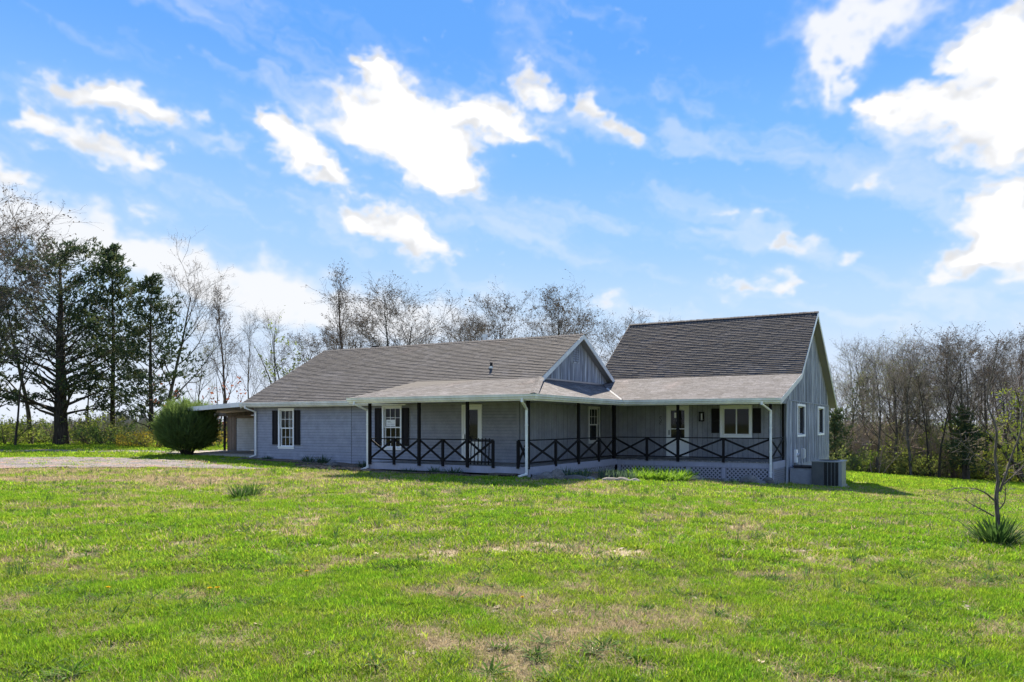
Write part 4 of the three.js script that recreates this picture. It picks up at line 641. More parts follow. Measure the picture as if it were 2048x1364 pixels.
{ // paper in the window
  const F = frames.lf, m = new MB(); m.quad(on(F, -19.68, 1.66, -0.02), on(F, -19.22, 1.66, -0.02), on(F, -19.22, 1.92, -0.02), on(F, -19.68, 1.92, -0.02), null, [[0, 0], [1, 0], [1, 1], [0, 1]]);
  const t = tex(64, (u, v) => { const bar = (v > 0.7 && v < 0.78 && u > 0.12 && u < 0.5) || (v > 0.52 && v < 0.57 && u > 0.15 && u < 0.55) || (v > 0.3 && v < 0.33 && u > 0.1 && u < 0.9) || (v > 0.18 && v < 0.21 && u > 0.1 && u < 0.8); return grey(bar ? 0.5 : 0.93); });
  single('paper_notice', m, S({ map: t, roughness: 0.9, side: THREE.DoubleSide }), on(F, -19.45, 1.66, -0.02), 'white paper notice taped in the window by the porch corner', 'notice');
}
{ // slatted gate standing inside the rail in front of the door
  const z = -22.1, o = thing('slatted_gate', [-14.05, DECK, z], 'low black slatted gate leaning inside the rail before the left door', 'gate');
  const r = new MB(); r.bar(V(-14.55, DECK + 0.1, z), V(-13.72, DECK + 0.1, z), 0.03, 0.04); sub(o, 'bottom_bar', r, mBlack); const q = new MB(); q.bar(V(-14.55, DECK + 0.8, z - 0.04), V(-13.72, DECK + 0.8, z - 0.04), 0.03, 0.04); sub(o, 'top_bar', q, mBlack);
  for (let k = 0; k < 6; k++) { const x = -14.5 + k * 0.145, m = new MB(); m.bar(V(x, DECK + 0.002, z), V(x, DECK + 0.9, z - 0.05), 0.035, 0.02, V(0, 0, 1)); sub(o, 'slat', m, mBlack); }
}
{ // key box hung on the left door handle
  const F = frames.lf, m = new MB(), c = on(F, -15.94, 1.22, 0.09); m.tube([c.clone().add(V(-0.02, 0.13, -0.02)), c.clone().add(V(-0.02, 0.17, -0.02)), c.clone().add(V(0.02, 0.17, -0.02)), c.clone().add(V(0.02, 0.13, -0.02))], [0.006, 0.006, 0.006, 0.006], 5); m.box(c.x - 0.04, c.x + 0.04, c.y - 0.02, c.y + 0.12, c.z - 0.035, c.z + 0.015);
  single('key_lock_box', m, mMetal, c, 'small silver key box hanging on the left door handle', 'lock box');
}
// stones and timbers along the beds
function rock(seed, x, z, rx, ry, rz, label, tone = 0.3) {
  const g = new THREE.IcosahedronGeometry(1, 3), p = g.attributes.position, s = seed * 3.7; for (let k = 0; k < p.count; k++) { const v = V().fromBufferAttribute(p, k), f = 0.72 + 0.55 * fbm(v.x * 1.3 + s, v.y * 1.3 + v.z * 1.7 + s, 3); p.setXYZ(k, v.x * rx * f, Math.max(-0.45, v.y) * ry * f, v.z * rz * f); } g.computeVertexNormals(); g.rotateY(seed * 1.9);
  const y = ground(x, z); g.translate(x, y + ry * 0.25, z); return single('edging_stone', g, S({ color: lin(tone, tone * 0.97, tone * 0.94), map: speckTex, roughness: 0.95 }), V(x, y, z), label, 'stone', 'stones edging the porch beds');
}
const rocks = [[-11.21, -20.92, 0.26, 0.15, 0.2, 'small flat stone beside the corner downspout'], [-11.22, -21.4, 0.32, 0.2, 0.24, 'broad rounded stone next to the corner lattice'], [-10.94, -21.56, 0.28, 0.26, 0.24, 'tall rounded stone second from the corner downspout'], [-10.38, -21.72, 0.42, 0.14, 0.24, 'long low pale stone in front of the side lattice'], [-10.0, -22.01, 0.3, 0.12, 0.2, 'flat stone between side lattice and inner corner iris'], [-9.4, -22.25, 0.28, 0.1, 0.2, 'small pale stone right of the inner corner iris'], [-9.13, -22.54, 0.3, 0.12, 0.2, 'buff stone left of the bright lily row'], [-8.85, -22.77, 0.24, 0.1, 0.2, 'stone at the left end of the bright lily row'], [-7.69, -25.47, 0.25, 0.15, 0.2, 'pale stone at the right end of the lily row'], [-6.95, -26.19, 0.24, 0.14, 0.18, 'small stone in front of the right lattice'], [-6.77, -26.43, 0.2, 0.12, 0.18, 'smaller stone touching the grey boulder on its left'], [-6.25, -27.07, 0.36, 0.25, 0.26, 'large grey boulder in front of the right lattice'], [-5.92, -27.06, 0.3, 0.13, 0.2, 'flat wedge stone near the right downspout'], [-5.8, -27.62, 0.2, 0.24, 0.18, 'upright stone beside the right downspout foot']];
rocks.forEach((r, k) => rock(k + 2, ...r, 0.15 + 0.12 * ((k * 37) % 10) / 10));
rock(31, -21.0, -22.35, 0.5, 0.17, 0.3, 'low mossy grey boulder by the long siding wall', 0.16);
const mTimber = S({ color: lin(0.16, 0.12, 0.095), map: grainTex, roughness: 1 });
for (const [a, b, label] of [[[-26.6, -22.7], [-21.6, -22.3], 'long dark timber edging the bed below the siding wall'], [[-22.2, -21.55], [-20.6, -22.0], 'short angled plank at the end of the timber edging'], [[-16.4, -20.75], [-13.6, -20.7], 'weathered timber edging the plants before the porch']]) { const m = new MB(), n = 6; for (let k = 0; k < n; k++) { const u = k / n, v = (k + 1) / n, p = V(mix(a[0], b[0], u), 0, mix(a[1], b[1], u)), q = V(mix(a[0], b[0], v), 0, mix(a[1], b[1], v)); p.y = ground(p.x, p.z) + 0.05; q.y = ground(q.x, q.z) + 0.05; m.bar(p, q, 0.13, 0.1); } const o = V(a[0], ground(a[0], a[1]), a[1]); single('timber_edging', m, mTimber, o, label, 'timber', 'timbers edging the beds'); }
// straw and bark chips in the sun beside the porch
{ const r = rng(91), m = new MB(); for (let k = 0; k < 1500; k++) { const x = -21.6 + r() * 3.6, z = -21.9 + r() * 1.0 + 0.1 * (x + 20), y = ground(x, z) + 0.045 + r() * 0.02, a = r() * 6.28, l = 0.03 + r() * 0.07, w = 0.012 + r() * 0.02, d = V(Math.cos(a) * l, (r() - 0.5) * 0.03, Math.sin(a) * l), s = V(-Math.sin(a) * w, (r() - 0.5) * 0.02, Math.cos(a) * w), c = V(x, y, z), t = 0.7 + 0.6 * r(); m.quad(c.clone().sub(d).sub(s), c.clone().add(d).sub(s), c.clone().add(d).add(s), c.clone().sub(d).add(s), [0.34 * t, 0.23 * t, 0.155 * t]); } const o = setting('bark_chips', m, S({ vertexColors: true, roughness: 1, side: THREE.DoubleSide }), 'stuff'); tag(o, 'scattered tan bark chips on the bed left of the porch', 'bark chips'); }
// ---------------------------------------------------------------- trees
const mBark = S({ map: rep(barkTex, 1, 0.6), color: lin(0.36, 0.33, 0.3), roughness: 1 });
const mBarkRed = S({ map: rep(barkTex, 1, 0.6), color: lin(0.42, 0.29, 0.23), roughness: 1 });
const mBarkDark = S({ map: rep(barkTex, 1, 0.6), color: lin(0.17, 0.145, 0.125), roughness: 1 });
const mTwig = S({ color: lin(0.125, 0.108, 0.098), roughness: 1, side: THREE.DoubleSide });
const mTwigPale = S({ color: lin(0.24, 0.212, 0.185), roughness: 1, side: THREE.DoubleSide });
const leafMat = (r, g, b, t = 0.4) => P({ color: lin(r, g, b), roughness: 1, specularIntensity: 0.15, transmission: t, thickness: 0, side: THREE.DoubleSide });
const mBud = leafMat(0.11, 0.09, 0.07, 0.25), mBudGreen = leafMat(0.2, 0.235, 0.06), mCedar = leafMat(0.055, 0.09, 0.045, 0.36), mCedarSunTint = leafMat(0.11, 0.13, 0.05, 0.36), mFresh = leafMat(0.22, 0.28, 0.05), mYellow = leafMat(0.42, 0.33, 0.04), mRust = leafMat(0.26, 0.1, 0.06);
const rv = (r) => { const a = r() * 6.283, y = r() * 2 - 1, s = Math.sqrt(1 - y * y); return V(Math.cos(a) * s, y, Math.sin(a) * s); };
function leafQuad(m, p, r, size, col) { const a = rv(r).multiplyScalar(size), b = rv(r).multiplyScalar(size * 0.7); m.quad(p.clone().sub(a), p.clone().add(b), p.clone().add(a), p.clone().sub(b), col); }
// a leafless tree: trunk and limbs in one mesh, twigs with buds in another, H metres tall
function bareTree(seed, o = {}) {
  const { H = 13, spread = 1, fork = 0.35, limbs = 15, girth = 0.17, lean = 0.05, twigR = 0.012, buds = 2, budSize = 0.06, rise = 0.35, dens = 1, low = 0.25 } = o;
  const r = rng(seed), wood = new MB(), twigs = new MB(), bud = new MB();
  function grow(p, d, len, rad, lev) {
    const n = lev === 0 ? 9 : lev === 1 ? 6 : lev === 2 ? 4 : lev === 3 ? 3 : 2, pts = [p.clone()], rr = [rad]; let q = p.clone(), dir = d.clone();
    const wig = [0.07, 0.2, 0.3, 0.36, 0.4][lev], up = [0.05, 0.13, 0.12, 0.08, 0.05][lev] * (rise / 0.35);
    const dirs = [dir.clone()];
    for (let k = 1; k <= n; k++) { dir.add(rv(r).multiplyScalar(wig)).add(V(0, up, 0)).normalize(); q = q.clone().addScaledVector(dir, len / n); pts.push(q); dirs.push(dir.clone()); rr.push(Math.max(lev < 3 ? 0.01 : 0.004, rad * (1 - (lev === 0 ? 0.82 : 0.85) * Math.pow(k / n, 0.9)))); }
    const dst = lev <= 2 ? wood : twigs; dst.tube(pts, rr, [8, 6, 4, 3, 3][lev]);
    if (lev >= 3) for (let k = 0; k < buds; k++) { const f = r(), at = pts[Math.min(n, 1 + Math.floor(f * n))]; leafQuad(bud, at.clone().add(rv(r).multiplyScalar(0.06)), r, budSize * (0.6 + 0.8 * r())); }
    if (lev >= 4) return;
    const count = Math.round([limbs, 6, 5, 4][lev] * (0.75 + 0.5 * r()) * (lev ? dens : 1));
    for (let c = 0; c < count; c++) {
      const f = lev === 0 ? mix(low, 1, Math.pow((c + r() * 0.8) / count, 0.8)) : mix(0.25, 1, (c + r()) / count), fi = Math.min(n - 1e-3, f * n), k = Math.floor(fi), at = pts[k].clone().lerp(pts[k + 1], fi - k), dd = dirs[k];
      const side = rv(r); side.addScaledVector(dd, -side.dot(dd)).normalize(); const ang = lev === 0 ? mix(0.95, 0.4, f) * spread : 0.45 + 0.5 * r();
      const nd = dd.clone().multiplyScalar(Math.cos(ang)).addScaledVector(side, Math.sin(ang)).normalize(); if (nd.y < -0.15) nd.y *= -0.3;
      const L = lev === 0 ? H * mix(0.42, 0.2, f) * (0.7 + 0.6 * r()) * spread : len * (0.32 + 0.36 * r()), R = Math.max(0.006, rr[k] * (lev === 0 ? 0.5 : 0.55));
      grow(at, nd, L, lev >= 2 ? Math.min(R, twigR * (lev === 2 ? 1.5 : 1)) : R, lev + 1);
    }
  }
  const stems = fork > 0 && r() < fork ? 2 : 1;
  for (let s = 0; s < stems; s++) grow(V(s * 0.15, -0.25, 0), V((r() - 0.5) * (lean + s * 0.25) * 2, 1, (r() - 0.5) * (lean + s * 0.25) * 2).normalize(), H * (stems > 1 ? 0.9 : 0.94), girth * (stems > 1 ? 0.8 : 1), 0);
  return { wood: wood.geo(), twigs: twigs.geo(), bud: bud.geo() };
}
const TREES = [];   // prototypes
const proto = (g, bark, twig, budm) => { g.wood.computeBoundingBox(); g.twigs.computeBoundingBox(); const tall = Math.max(g.wood.boundingBox.max.y, g.twigs.boundingBox.max.y); const make = () => { const o = new THREE.Group(); for (const [n, geo, m] of [['trunk', g.wood, bark], ['crown', g.twigs, twig], ['buds', g.bud, budm]]) { const k = new THREE.Mesh(geo, m); k.name = n; k.castShadow = k.receiveShadow = true; (n === 'buds' ? o.children[1] : o).add(k); } return o; }; make.tall = tall; return make; };
TREES.push(proto(bareTree(11, { H: 13, spread: 1.05, limbs: 15, buds: 1, budSize: 0.035 }), mBark, mTwigPale, mBud));
TREES.push(proto(bareTree(12, { H: 13, spread: 1.15, limbs: 12, fork: 1, girth: 0.19, buds: 1, budSize: 0.055 }), mBark, mTwig, mBud));
TREES.push(proto(bareTree(13, { H: 13, spread: 0.95, limbs: 15, girth: 0.13, fork: 0, buds: 1, budSize: 0.03, dens: 0.9 }), mBark, mTwigPale, mBud));
TREES.push(proto(bareTree(14, { H: 13, spread: 1.25, limbs: 14, buds: 1, budSize: 0.045, dens: 0.95 }), mBark, mTwigPale, mBudGreen));
TREES.push(proto(bareTree(15, { H: 13, spread: 1.0, limbs: 13, girth: 0.11, fork: 0, low: 0.45, buds: 1, budSize: 0.03, dens: 0.9 }), mBarkDark, mTwigPale, mBud));
TREES.push(proto(bareTree(16, { H: 13, spread: 1.1, limbs: 15, buds: 2, budSize: 0.055, low: 0.3 }), mBark, mTwig, mBud));
TREES.push(proto(bareTree(19, { H: 13, spread: 0.62, limbs: 15, girth: 0.15, fork: 0, buds: 1, budSize: 0.055, low: 0.25, rise: 0.5, dens: 0.85 }), mBarkRed, mTwig, mBud));
const sp = (px, d) => spot((px - 1024) / 1545, d);
function plant(k, px, d, top, turn, label, group, name = 'bare_tree', wide = 1) {   // top: how high the crown reaches, as a row of the photograph
  const [x, z] = sp(px, d), g = ground(x, z) - 0.05, f = ((848 - top) / 1545 * d + 1.75 - g) / TREES[k].tall, o = TREES[k](); o.name = numbered(name); o.position.set(x, g, z); o.rotation.y = turn; o.scale.set(f * wide, f, f * wide); scene.add(o); tag(o, label, 'tree', group); return o;
}
const GB = 'bare trees rising behind the house roof', GL = 'trees at the left edge of the yard', GR = 'bare trees of the wood on the right';
// behind the house, from left to right
plant(2, 545, 60, 600, 0.4, 'thin wispy bare tree between the carport and the house roof', GB, 'bare_tree', 1.1);
plant(5, 622, 62, 640, 1.1, 'low brushy brown tree just left of the long ridge start', GB, 'bare_tree', 1.4);
plant(6, 690, 59, 520, 2.2, 'tall narrow bare tree with dark trunk above the left end of the ridge', GB, 'bare_tree', 1.0);
plant(5, 735, 64, 590, 0.2, 'low spreading bare tree next to the tall narrow one', GB, 'bare_tree', 1.4);
plant(1, 795, 58, 545, 3.1, 'wide forked bare tree above the middle of the long roof', GB, 'bare_tree', 1.45);
plant(0, 888, 62, 600, 4.0, 'small bare tree above the flue pipe', GB, 'bare_tree', 1.35);
plant(5, 945, 64, 605, 5.2, 'short twiggy bare tree right of the flue pipe', GB, 'bare_tree', 1.4);
plant(5, 1005, 60, 553, 0.9, 'budding bare tree left of the gable peak', GB, 'bare_tree', 1.3);
plant(5, 1100, 59, 540, 2.6, 'full rounded bare tree behind the gable peak', GB, 'bare_tree', 1.35);
plant(0, 1180, 62, 598, 1.7, 'bare tree in the notch between the two roofs, nearer the gable', GB, 'bare_tree', 1.45);
plant(1, 1225, 66, 625, 0.3, 'bare tree in the notch between the two roofs, nearer the tall roof', GB, 'bare_tree', 1.4);
plant(2, 1352, 72, 618, 0.7, 'bare tree whose tip shows above the tall ridge', GB);
plant(4, 1290, 74, 634, 2.0, 'bare tree with faint tip left along the tall ridge', GB);
plant(0, 845, 66, 612, 2.4, 'low bare tree between the wide forked tree and the flue pipe', GB, 'bare_tree', 1.4);
plant(5, 965, 68, 598, 0.6, 'twiggy tree left of the budding one', GB, 'bare_tree', 1.3);
plant(0, 1052, 63, 572, 3.7, 'bare tree between the budding tree and the full rounded one', GB, 'bare_tree', 1.3);
plant(5, 1145, 64, 582, 4.6, 'twiggy tree just right of the full rounded one', GB, 'bare_tree', 1.3);
plant(5, 655, 66, 625, 2.8, 'brushy tree left of the tall narrow one', GB, 'bare_tree', 1.3);
// left of the house
plant(0, 62, 52, 425, 1.2, 'tall bare tree with straight dark trunk left of the big cedar', GL, 'bare_tree', 1.1);
plant(4, 30, 47, 540, 2.9, 'slim bare tree at the far left, second from the frame edge', GL);
plant(0, 328, 54, 448, 4.4, 'tall bare tree with many limbs right of the cedars', GL, 'bare_tree', 1.2);
plant(6, 455, 56, 552, 0.5, 'bare tree with reddish trunk behind the carport', GL);
plant(2, 500, 62, 600, 3.3, 'slender bare tree right of the reddish trunk', GL);
plant(1, -60, 44, 385, 0.8, 'bare tree reaching in from the left edge of the frame', GL, 'bare_tree', 1.3);
plant(3, 395, 70, 640, 2.0, 'small budding tree behind the round juniper', GL);
plant(4, 180, 60, 600, 1.0, 'thin bare tree behind the big cedar trunk', GL);
// the wood on the right: named front trees, then its ranks
const front = [[2, 1752, 57, 665, 'thick grey trunk standing left in the wood, by the gable'], [3, 1700, 60, 690, 'budding tree right behind the gable eave'], [3, 1784, 57, 655, 'wide budding tree with thin leaning stem behind the air conditioner'], [2, 1822, 55, 648, 'clear straight trunk at the lawn edge, left of the leaning pair'], [4, 1861, 55, 690, 'left trunk of the leaning pair at the lawn edge'], [4, 1879, 54.5, 680, 'right trunk of the leaning pair at the lawn edge'], [6, 1907, 57, 655, 'dark slim trunk just right of the leaning pair'], [1, 1936, 55, 640, 'thickest dark trunk of the wood, behind the small evergreen'], [5, 1975, 58, 638, 'tall dense bare tree behind the young yard tree'], [0, 2020, 57, 648, 'tall bare tree at the right end of the wood']];
front.forEach(([k, px, d, H, label], n) => { const o = plant(k, px, d, H, n * 1.3, label, GR, 'bare_tree', 1.35); if (n === 4) o.rotation.z = -0.05; if (n === 5) o.rotation.z = -0.1; });
{ const r = rng(33); for (let n = 0; n < 26; n++) plant([0, 2, 3, 4, 2, 3, 6][Math.floor(r() * 7)], 1655 + r() * 520, 60 + r() * 22, 645 + r() * 60, r() * 6.28, 'leafless tree in the crowded ranks of the right wood', GR, 'bare_tree', 1.0 + 0.35 * r()); for (let n = 0; n < 18; n++) plant([0, 2, 3, 4][Math.floor(r() * 4)], 1640 + r() * 560, 70 + r() * 30, 665 + r() * 75, r() * 6.28, 'small leafless tree far back in the right wood', GR); }

// conifers: limbs hung with flat sprays
function cedar(seed, { H, R, girth, low, lean = 0, open = 0.5, top = 1, sprays = 26, limbs = 46, sx = 0.42, pw = 0.7 }) {
  const r = rng(seed), wood = new MB(), leaf = new MB(), leaf2 = new MB(), pts = [], rr = []; let q = V(0, -0.3, 0);
  for (let k = 0; k <= 10; k++) { pts.push(q.clone()); rr.push(girth * (k === 0 ? 1.25 : 1) * (1 - 0.9 * k / 10)); q = q.clone().add(V(lean * H / 10 + (r() - 0.5) * 0.12, H / 10, (r() - 0.5) * 0.14)); }
  wood.tube(pts, rr, 9);
  for (let n = 0; n < limbs; n++) {
    const f = mix(low, 0.985, (n + r()) / limbs), k = Math.min(9, Math.floor(f * 10)), at = pts[k].clone().lerp(pts[k + 1], f * 10 - k), a = n * 2.4 + r() * 0.9, env = R * Math.pow(Math.max(0.02, 1 - Math.pow(f, 1.5)), pw) * (0.45 + 0.75 * r()) * (f < 0.3 ? 0.8 : 1);
    const L = Math.max(0.35, env), d = V(Math.cos(a), 0.28 + 0.5 * f + 0.2 * r(), Math.sin(a)).normalize(), lp = [at], lr = [Math.max(0.015, girth * 0.3 * (1 - f))]; let p = at.clone();
    for (let s = 1; s <= 5; s++) { d.add(rv(r).multiplyScalar(0.2)).normalize(); p = p.clone().addScaledVector(d, L / 5); lp.push(p); lr.push(Math.max(0.008, lr[0] * (1 - s / 5.5))); }
    wood.tube(lp, lr, 4);
    if (r() < open * 0.35 && f < 0.6) continue;
    const cnt = Math.round(1.35 * sprays * (0.5 + L / R));
    for (let s = 0; s < cnt; s++) {
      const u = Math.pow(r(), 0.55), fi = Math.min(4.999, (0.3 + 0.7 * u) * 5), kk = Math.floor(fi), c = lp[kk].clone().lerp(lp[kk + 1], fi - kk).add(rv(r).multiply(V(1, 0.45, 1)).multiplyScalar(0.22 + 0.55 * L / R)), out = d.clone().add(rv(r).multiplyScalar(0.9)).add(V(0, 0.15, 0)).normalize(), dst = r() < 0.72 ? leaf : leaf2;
      for (let j = 0; j < 3; j++) { const e = out.clone().add(rv(r).multiplyScalar(0.5)).normalize(), w = rv(r).cross(e).normalize().multiplyScalar(0.022 + 0.022 * r()), len = sx * (0.4 + 0.5 * r()); dst.tri(c.clone().add(w), c.clone().sub(w), c.clone().addScaledVector(e, len)); const h = c.clone().addScaledVector(e, len * 0.4), g = w.clone().applyAxisAngle(e, 1.2).multiplyScalar(1.2); dst.tri(h.clone().add(g), h.clone().sub(g), h.clone().addScaledVector(e, len * 0.6).add(w)); }
    }
  }
  return [['trunk', wood.geo(), mBarkDark], ['crown', leaf.geo(), mCedar], ['sunlit_sprays', leaf2.geo(), mCedarSunTint]];  // second spray set: sunlight painted in as a lighter olive foliage colour
}
function standTree(parts, name, px, d, label, group, cat = 'tree', turn = 0) { const [x, z] = sp(px, d), o = thing(name, [x, ground(x, z) - 0.03, z], label, cat, group); o.rotation.y = turn; for (const [n, g, m] of parts) { const k = new THREE.Mesh(g, m); k.name = n === 'sunlit_sprays' ? 'sun_tinted_sprays' : n; k.castShadow = k.receiveShadow = true; o.add(k); } return o; }
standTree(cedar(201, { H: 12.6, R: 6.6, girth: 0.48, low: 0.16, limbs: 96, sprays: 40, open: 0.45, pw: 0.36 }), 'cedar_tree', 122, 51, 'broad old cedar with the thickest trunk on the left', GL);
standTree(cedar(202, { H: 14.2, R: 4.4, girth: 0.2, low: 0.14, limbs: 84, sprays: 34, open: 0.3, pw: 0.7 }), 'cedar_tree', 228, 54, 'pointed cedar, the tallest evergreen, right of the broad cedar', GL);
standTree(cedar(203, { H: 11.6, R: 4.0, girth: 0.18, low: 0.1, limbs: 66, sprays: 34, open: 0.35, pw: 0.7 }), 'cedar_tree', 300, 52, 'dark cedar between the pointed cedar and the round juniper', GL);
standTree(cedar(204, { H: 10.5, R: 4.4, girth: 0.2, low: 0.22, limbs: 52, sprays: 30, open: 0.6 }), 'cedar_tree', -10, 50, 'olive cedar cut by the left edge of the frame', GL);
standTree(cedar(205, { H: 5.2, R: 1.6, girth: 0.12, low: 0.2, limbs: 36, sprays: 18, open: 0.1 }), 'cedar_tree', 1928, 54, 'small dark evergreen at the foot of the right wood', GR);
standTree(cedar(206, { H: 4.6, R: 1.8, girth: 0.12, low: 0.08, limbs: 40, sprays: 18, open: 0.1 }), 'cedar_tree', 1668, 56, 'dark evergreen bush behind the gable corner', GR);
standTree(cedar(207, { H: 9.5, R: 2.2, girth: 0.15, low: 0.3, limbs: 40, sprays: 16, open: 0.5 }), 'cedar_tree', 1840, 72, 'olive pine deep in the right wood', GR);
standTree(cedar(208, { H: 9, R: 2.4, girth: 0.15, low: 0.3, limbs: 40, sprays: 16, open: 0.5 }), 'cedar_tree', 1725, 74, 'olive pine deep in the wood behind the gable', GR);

// leafy shrubs and small trees: stems with leaves spread through the volume
function shrub(seed, { h, w, leaf, n = 900, size = 0.07, stems = 9, upright = 0.5, droop = 0, bark = mBark }) {
  const r = rng(seed), wood = new MB(), lf = new MB();
  for (let s = 0; s < stems; s++) {
    const a = r() * 6.28, d = V(Math.cos(a) * (1 - upright), 0.8, Math.sin(a) * (1 - upright)).normalize(), L = h * (0.65 + 0.4 * r()); let p = V(Math.cos(a) * 0.12 * w, -0.1, Math.sin(a) * 0.12 * w); const pts = [p], rr = [0.03 * h / 2];
    for (let k = 1; k <= 6; k++) { d.add(rv(r).multiplyScalar(0.22)).add(V(Math.cos(a) * 0.12 * w / h, droop ? -droop * k / 6 : 0.02, Math.sin(a) * 0.12 * w / h)).normalize(); p = p.clone().addScaledVector(d, L / 6); pts.push(p); rr.push(0.028 * h / 2 * (1 - k / 6.6)); }
    wood.tube(pts, rr, 4);
    for (let b = 0; b < 9; b++) { const k = 1 + Math.floor(r() * 5), c = pts[k], e = d.clone().multiplyScalar(0.3).add(rv(r)).add(V(0, 0.3 - droop, 0)).normalize(), bl = 0.25 * h * (0.4 + 0.7 * r()), t = c.clone().addScaledVector(e, bl); if (droop) t.y -= bl * droop * 2; wood.tube([c, c.clone().lerp(t, 0.5).add(rv(r).multiplyScalar(0.06)), t], [0.009, 0.006, 0.003], 3); for (let q = 0; q < n / (stems * 9); q++) leafQuad(lf, c.clone().lerp(t, 0.15 + 0.95 * r()).add(rv(r).multiplyScalar(0.1 * w * Math.pow(r(), 0.5))), r, size * (0.6 + 0.8 * r())); }
  }
  return [['stems', wood.geo(), bark], ['foliage', lf.geo(), leaf]];
}
const GS = 'shrubs below the trees on the left', GW = 'leafing shrubs along the right wood';
standTree(shrub(301, { h: 1.9, w: 2.6, leaf: mYellow, n: 1100, size: 0.06, stems: 12, upright: 0.35 }), 'forsythia_bush', 262, 46, 'golden yellow flowering bush left of the round juniper', GS, 'shrub');
standTree(shrub(302, { h: 2.1, w: 2.2, leaf: leafMat(0.3, 0.3, 0.05), n: 1000, size: 0.06, stems: 11, upright: 0.4 }), 'forsythia_bush', 310, 45, 'yellow green flowering bush touching the round juniper', GS, 'shrub');
standTree(shrub(303, { h: 2.4, w: 1.8, leaf: leafMat(0.32, 0.28, 0.05), n: 800, size: 0.06, stems: 10 }), 'forsythia_bush', 436, 45, 'yellow bush seen under the carport roof', GS, 'shrub');
[[12, 50, 3.0], [48, 54, 2.6], [92, 54, 2.4], [158, 53, 3.0], [190, 51, 3.0], [215, 49, 2.5], [-30, 50, 2.8], [345, 56, 3.2], [420, 56, 3.2]].forEach(([px, d, h], k) => standTree(shrub(310 + k, { h, w: h, leaf: [mFresh, mBudGreen, leafMat(0.12, 0.19, 0.045)][k % 3], n: 1100, size: 0.07, stems: 9, upright: 0.4 }), 'green_shrub', px, d, ['pale green shrub at the far left edge', 'fresh green shrub left of the straight dark trunk', 'low green shrub between straight trunk and broad cedar', 'green shrub just right of the broad cedar trunk', 'tall green shrub between broad cedar and yellow bush', 'small green shrub left of the yellow bush', 'green shrub cut by the left frame edge', 'green shrub behind the round juniper', 'green shrub behind the carport'][k], GS, 'shrub'));
[[1690, 52.5, 2.6, 'olive green shrub beside the gable corner'], [1712, 54, 2.0, 'fresh shrub right of the air conditioner'], [1765, 57, 2.4, 'thin shrub left of the straight trunk'], [1800, 58, 3.2, 'pale shrub behind the straight trunk'], [1845, 58, 4.6, 'tall fresh green shrub between straight trunk and leaning pair'], [1835, 56, 2.4, 'low green shrub before the tall fresh one'], [1890, 60, 3, 'green shrub behind the leaning pair'], [1958, 58, 2.4, 'brown green shrub left of the young yard tree'], [2005, 58, 3.2, 'shrub behind the young yard tree'], [1735, 60, 3.4, 'tall thin shrub behind the grey trunk']].forEach(([px, d, h, label], k) => standTree(shrub(330 + k, { h, w: h * 0.9, leaf: [leafMat(0.13, 0.16, 0.05), mFresh, mBudGreen][k % 3], n: 1300, size: 0.075, stems: 9, upright: 0.4 }), 'leafing_shrub', px, d, label, GW, 'shrub'));
standTree(shrub(350, { h: 8.8, w: 5, leaf: leafMat(0.34, 0.4, 0.06), n: 7000, size: 0.09, stems: 16, upright: 0.7, droop: 0.28 }), 'willow_tree', 2068, 54, 'yellow green drooping willow at the right frame edge', GR);
standTree(shrub(351, { h: 9.2, w: 2.2, leaf: leafMat(0.2, 0.26, 0.06), n: 1500, size: 0.09, stems: 7, upright: 0.9 }), 'leafing_tree', 567, 58, 'slim yellow green leafing tree right of the carport', GB);
standTree(shrub(352, { h: 6.5, w: 4.5, leaf: mRust, n: 360, size: 0.11, stems: 9, upright: 0.5 }), 'rusty_leaf_tree', 432, 54, 'sparse tree with rusty leaves above the carport roof', GL);

// undergrowth: brush of thin stems, too many to count
function brush(name, seed, count, place, tone, h0, h1, label, cat) {
  const r = rng(seed), m = new MB(); for (let s = 0; s < 16; s++) { const a = r() * 6.28, l = 0.6 + 0.4 * r(), d = V(Math.cos(a) * (0.1 + 0.4 * r()), 1, Math.sin(a) * (0.1 + 0.4 * r())).normalize(); let p = V((r() - 0.5) * 0.5, -0.05, (r() - 0.5) * 0.5); const pts = [p]; for (let k = 1; k <= 4; k++) { d.add(rv(r).multiplyScalar(0.25)).normalize(); p = p.clone().addScaledVector(d, l / 4); pts.push(p); } m.tube(pts, [0.009, 0.007, 0.005, 0.004, 0.002], 3); for (let b = 0; b < 7; b++) { const c = pts[1 + Math.floor(r() * 3)], e = rv(r).multiplyScalar(0.8).add(V(0, 0.5, 0)).normalize(), q = c.clone().addScaledVector(e, 0.1 + 0.2 * r()); m.tube([c, q], [0.004, 0.002], 3); } }
  const mesh = new THREE.InstancedMesh(m.geo(), mBrush, count), M = new THREE.Matrix4(), Q = new THREE.Quaternion(), c = new THREE.Color();
  for (let k = 0; k < count; k++) { const [x, z] = place(r), h = mix(h0, h1, Math.pow(r(), 1.6)); Q.setFromAxisAngle(V(0, 1, 0), r() * 6.28); M.compose(V(x, ground(x, z), z), Q, V(h * 0.9, h, h * 0.9)); mesh.setMatrixAt(k, M); const t = 0.6 + 0.8 * r(), u = tone(r); c.setRGB(u[0] * t, u[1] * t, u[2] * t); mesh.setColorAt(k, c); }
  setting(name, mesh, null, 'stuff'); tag(mesh, label, cat); return mesh;
}
const mBrush = S({ color: lin(1, 1, 1), roughness: 1 });
brush('undergrowth', 61, 1000, (r) => sp(1640 + r() * 560, 57 + Math.pow(r(), 0.8) * 34), (r) => r() < 0.3 ? [0.27, 0.29, 0.1] : r() < 0.5 ? [0.32, 0.25, 0.2] : [0.25, 0.22, 0.19], 1.6, 6.5, 'tangled brown undergrowth filling the right wood', 'undergrowth');
